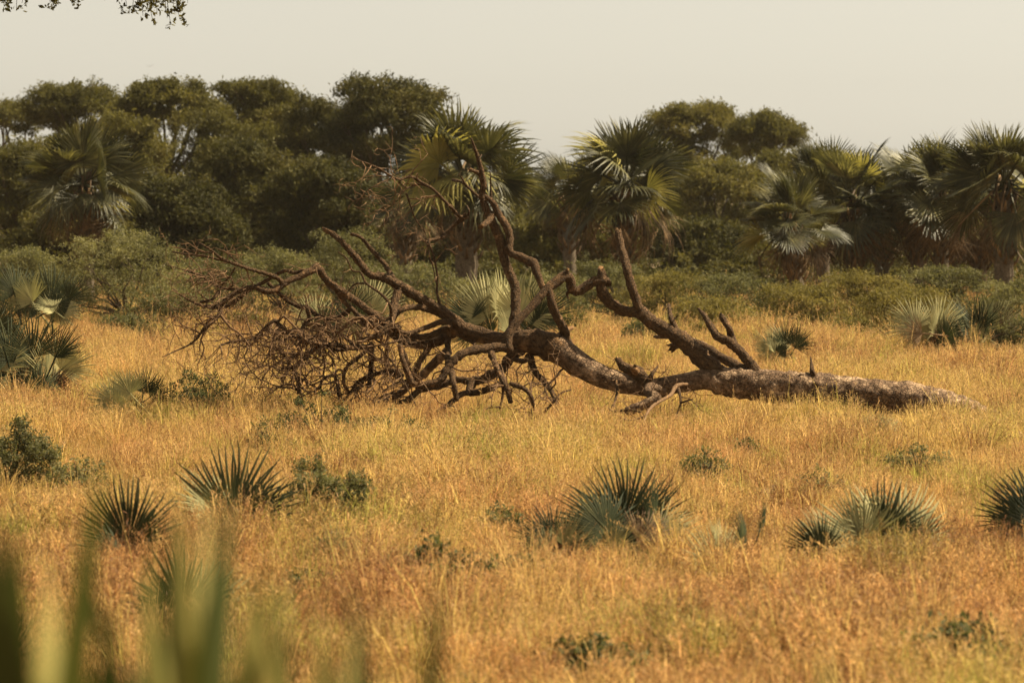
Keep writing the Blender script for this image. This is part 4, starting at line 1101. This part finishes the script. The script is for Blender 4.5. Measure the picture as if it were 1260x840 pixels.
# far woodland behind the trees: reads as one mass
def far_wood():
    r = random.Random(77)
    pads, prad = [], []
    for k in range(150):
        x = -50 + 100 * k / 150 + r.gauss(0, 1); y = r.uniform(245, 262)
        z = r.uniform(0.3, 5.4)
        pads.append((x, y, z)); prad.append((3.2, 3.0, 1.6))
    o = link_mesh('far_woodland', leaf_cloud(pads, prad, 90000, 0.42, 5, mat=M['acacia_dark'], name='far_woodland', subr=0.5))
    tag(o, 'distant woodland closing the view behind the trees', 'woodland', kind='stuff')
far_wood()
def undergrowth():
    r = random.Random(78)
    pads, prad = [], []
    for k in range(260):
        y = r.uniform(134, 168) if k % 3 else r.uniform(168, 240); hw = y * 0.155
        pads.append((-hw + 2 * hw * k / 260, y, r.uniform(0.2, 1.3))); prad.append((1.6, 1.6, .8))
    o = link_mesh('undergrowth', leaf_cloud(pads, prad, 110000, 0.22, 6, mat=M['acacia_dark'], name='undergrowth', subr=0.25))
    tag(o, 'dark tangled undergrowth between the palms and the taller trees', 'undergrowth', kind='stuff')
undergrowth()

# ------------------------------------------------------------------ tree whose hanging twigs show at the top left
def overhanging():
    D = 52
    r = random.Random(3)
    base = W(-330, 500, D)
    root = empty('overhanging_tree', (base.x, D, 0))
    tag(root, 'tree outside the left edge whose leafy twig ends hang into the top left sky', 'tree')
    T = Tubes()
    X = base.x
    T.add([(0, 0, -.2), (.1, 0, 3), (.3, 0, 6.2), (.5, 0, 8.5)], [.32, .25, .2, .12], sides=10, step=.3, lump=.12)
    limbz = W(0, -30, D).z
    ends = [(W(230, -55, D), W(150, -40, D)), (W(60, -45, D), W(0, -45, D))]
    T.add([(.25, 0, 5.6), (W(-100, -60, D).x - X, 0, limbz + .5), (W(60, -80, D).x - X, 0, limbz + .75), (W(160, -70, D).x - X, 0, limbz + .6), (W(238, -30, D).x - X, 0, limbz + .15)],
          [.12, .08, .05, .03, .012], sides=8, step=.3, lump=.1)
    P, R = [], []
    def hang(u, v):
        tip = W(u, v, D + r.uniform(-.4, .4)); p = np.array(tip) - np.array(root.location)
        s = p + np.array([r.gauss(0, .06), 0, (v + 62) / ppm(D)])
        T.add([s, (s + p) / 2 + np.array([r.gauss(0, .03), 0, 0]), p], [.008, .006, .003], sides=4)
        for t in np.linspace(0, 1, 7):
            P.append(p + (s - p) * t + np.array([r.gauss(0, .04), r.gauss(0, .1), 0])); R.append((.07, .1, .06))
    for u, v in ((150, 2), (156, 8), (163, 14), (170, 8), (176, 20), (182, 10), (188, 26), (193, 14), (199, 10), (204, 16), (210, 30), (214, 12), (221, 24), (226, 8), (231, 4),
                 (5, 8), (10, 2), (20, 10), (27, 4), (62, 4), (67, 10), (90, 2), (96, 4), (-10, 6), (40, -6), (120, -6), (135, -4)):
        hang(u, v)
    n_hang = len(P)
    for k in range(40):
        a = k * 2.4; q = math.sqrt(k / 40)
        P.append(np.array([math.cos(a) * q * 3.0 + .4, math.sin(a) * q * 2.8, 8.3 + r.uniform(-.6, 1.0)])); R.append((.8, .8, .4))
    sm = leaf_cloud(P[:n_hang], R[:n_hang], 2600, .075, 9, mat=M['acacia_dark'], name='foliage', aspect=.5, sub=5, subr=.06)
    link_mesh('foliage', sm, root)
    link_mesh('crown', leaf_cloud(P[n_hang:], R[n_hang:], 12000, .12, 10, mat=M['acacia_dark'], name='crown'), root)
    T.build('trunk', M['tree_bark'], root)
overhanging()

# ------------------------------------------------------------------ out-of-focus palm right in front of the camera
def front_palm():
    r = random.Random(8)
    D = 6.0
    root = empty('foreground_palm', (W(180, 500, D).x, D, 0))
    tag(root, 'blurred palm leaves rising out of focus in the near left foreground', 'palm')
    O = np.array(root.location)
    T = Tubes()
    T.add([(0, 0, -.1), (0, .02, .5), (.02, 0, 1.1), (0, 0, 1.5)], [.2, .17, .16, .1], sides=12, step=.1, lump=.1)
    T.build('trunk', M['palm_trunk'], root)
    # leaf: (hub px, hub row, distance, [(tip u, tip v, half width px, pale = blade coloured as if sunlit)])
    fans = [
        ((60, 1180), 5.9, [(-20, 610, 26, 0), (30, 620, 20, 0), (112, 640, 22, 0), (150, 730, 16, 0), (4, 560, 22, 0), (40, 660, 18, 0), (62, 840, 20, 0), (92, 525, 17, 0), (118, 720, 20, 0), (-60, 640, 22, 0), (22, 740, 14, 1), (128, 800, 18, 1), (75, 690, 10, 1)]),
        ((230, 1220), 6.3, [(196, 630, 16, 0), (270, 620, 18, 0), (238, 590, 8, 1), (300, 780, 20, 0), (284, 590, 17, 0), (218, 600, 14, 1), (150, 700, 18, 1), (248, 680, 13, 0), (262, 740, 20, 0), (120, 700, 18, 0), (185, 800, 18, 0), (305, 700, 13, 1), (205, 760, 12, 1), (172, 600, 8, 0)]),
        ((360, 1260), 6.0, [(330, 690, 16, 0), (352, 760, 22, 0), (405, 720, 12, 1), (340, 725, 18, 1), (392, 780, 16, 0), (318, 700, 14, 1), (300, 840, 20, 0), (440, 740, 9, 0), (365, 770, 14, 1), (415, 760, 9, 1)]),
        ((480, 1280), 6.2, [(522, 700, 20, 0), (455, 700, 11, 0), (490, 820, 14, 0), (560, 850, 12, 0), (470, 800, 9, 1)]),
        ((1030, 1250), 6.2, [(1015, 795, 16, 1), (1060, 850, 14, 0), (960, 860, 12, 1)]),
    ]
    for fi, ((hu, hv), FD, segs) in enumerate(fans[:4]):
        leaf_fan(root, O, hu, hv, FD, segs, r, np.array([0, 0, 1.45]) + O)
    root2 = empty('foreground_palm', (W(1030, 500, 6.2).x, 6.2, 0))
    tag(root2, 'blurred leaf tips just reaching the bottom edge in the near right foreground', 'palm')
    O2 = np.array(root2.location)
    T = Tubes(); T.add([(0, 0, -.1), (0, 0, .6), (0, 0, 1.2)], [.14, .13, .09], sides=10, step=.1, lump=.1); T.build('trunk', M['palm_trunk'], root2)
    (hu, hv), FD, segs = fans[4]
    leaf_fan(root2, O2, hu, hv, FD, segs, r, np.array([0, 0, 1.15]) + O2)

def leaf_fan(root, O, hu, hv, FD, segs, r, foot):
    hub = np.array(W(hu, hv, FD))
    V, Fq, mi = [], [], []
    for (tu, tv, hw, pale) in segs:
        tip = np.array(W(tu, tv, FD + r.uniform(-.5, .5)))
        L = np.linalg.norm(tip - hub); d = (tip - hub) / L
        yaw = r.uniform(.7, 1.1) if pale else r.uniform(-.7, .5)
        s = np.cross(d, np.array([math.sin(yaw), -math.cos(yaw), 0.1])); s /= np.linalg.norm(s)
        nr = np.cross(s, d)
        w = hw * (1.3 if pale else 0.95) / ppm(FD)
        b = len(V); st = [0, .15, .35, .55, .75, .88, 1.0]; wf = [.15, .45, .85, 1.0, .85, .5, .04]
        bow = r.uniform(-.06, .06)
        for t, q in zip(st, wf):
            c = hub + d * L * t + nr * (.06 * t * (1 - t)) + s * bow * t * t - O
            V += [c - s * w * q, c + nr * w * q * .35, c + s * w * q]
        for k in range(6):
            a = b + 3 * k
            Fq += [(a, a + 1, a + 4, a + 3), (a + 1, a + 2, a + 5, a + 4)]; mi += [pale, pale]
    pv, pf, _, _ = tube(np.array([foot, (foot + hub) / 2 + np.array([0, 0, .05]), hub]) - O, np.array([.03, .022, .016]), 6, vbase=len(V))
    V += [tuple(v) for v in pv]; Fq += pf; mi += [0] * len(pf)
    link_mesh('leaf', np_mesh('foreground_palm_leaf', np.array([tuple(v) for v in V]), Fq, [M['front_leaf'], M['palm_yellow']], matidx=mi), root)
front_palm()

# ------------------------------------------------------------------ a bird far off over the trees
def bird():
    p = W(184, 82, 260)
    V = [(0, -.02, 0), (.0, .16, .02), (.0, -.16, .0), (.03, 0, .02), (-.03, 0, .02), (0, 0, -.035),
         (.30, .02, .10), (.26, -.07, .09), (-.30, .02, .10), (-.26, -.07, .09), (.03, .06, .01), (-.03, .06, .01)]
    Fq = [(1, 3, 5, 5), (1, 5, 4, 4), (2, 5, 3, 3), (2, 4, 5, 5), (1, 4, 3, 3), (2, 3, 4, 4), (10, 6, 7, 3), (11, 4, 9, 8)]
    me = bpy.data.meshes.new('bird')
    me.from_pydata(V, [], [tuple(dict.fromkeys(f)) for f in Fq]); me.materials.append(M['tree_bark'])
    o = link_mesh('bird', me); o.location = p
    tag(o, 'tiny dark bird flying in the sky above the umbrella acacias', 'bird')
bird()

# ------------------------------------------------------------------ dusty air
def haze():
    x0, x1, y0, y1, z0, z1 = -70, 70, -5, 300, -1.5, 14
    V = [(x, y, z) for z in (z0, z1) for y in (y0, y1) for x in (x0, x1)]
    me = bpy.data.meshes.new('haze')
    me.from_pydata(V, [], [(0, 2, 3, 1), (4, 5, 7, 6), (0, 1, 5, 4), (2, 6, 7, 3), (0, 4, 6, 2), (1, 3, 7, 5)])
    m, nt, N, L = new_mat('dusty_air')
    out = N.new('ShaderNodeOutputMaterial'); v = N.new('ShaderNodeVolumePrincipled')
    v.inputs['Color'].default_value = (1.0, 0.93, 0.78, 1)
    v.inputs['Density'].default_value = 0.000065
    v.inputs['Anisotropy'].default_value = 0.3
    L.new(v.outputs[0], out.inputs['Volume'])
    me.materials.append(m)
    o = link_mesh('haze', me)
    tag(o, 'thin dusty warm haze in the air over the plain', 'haze', kind='stuff')
haze()
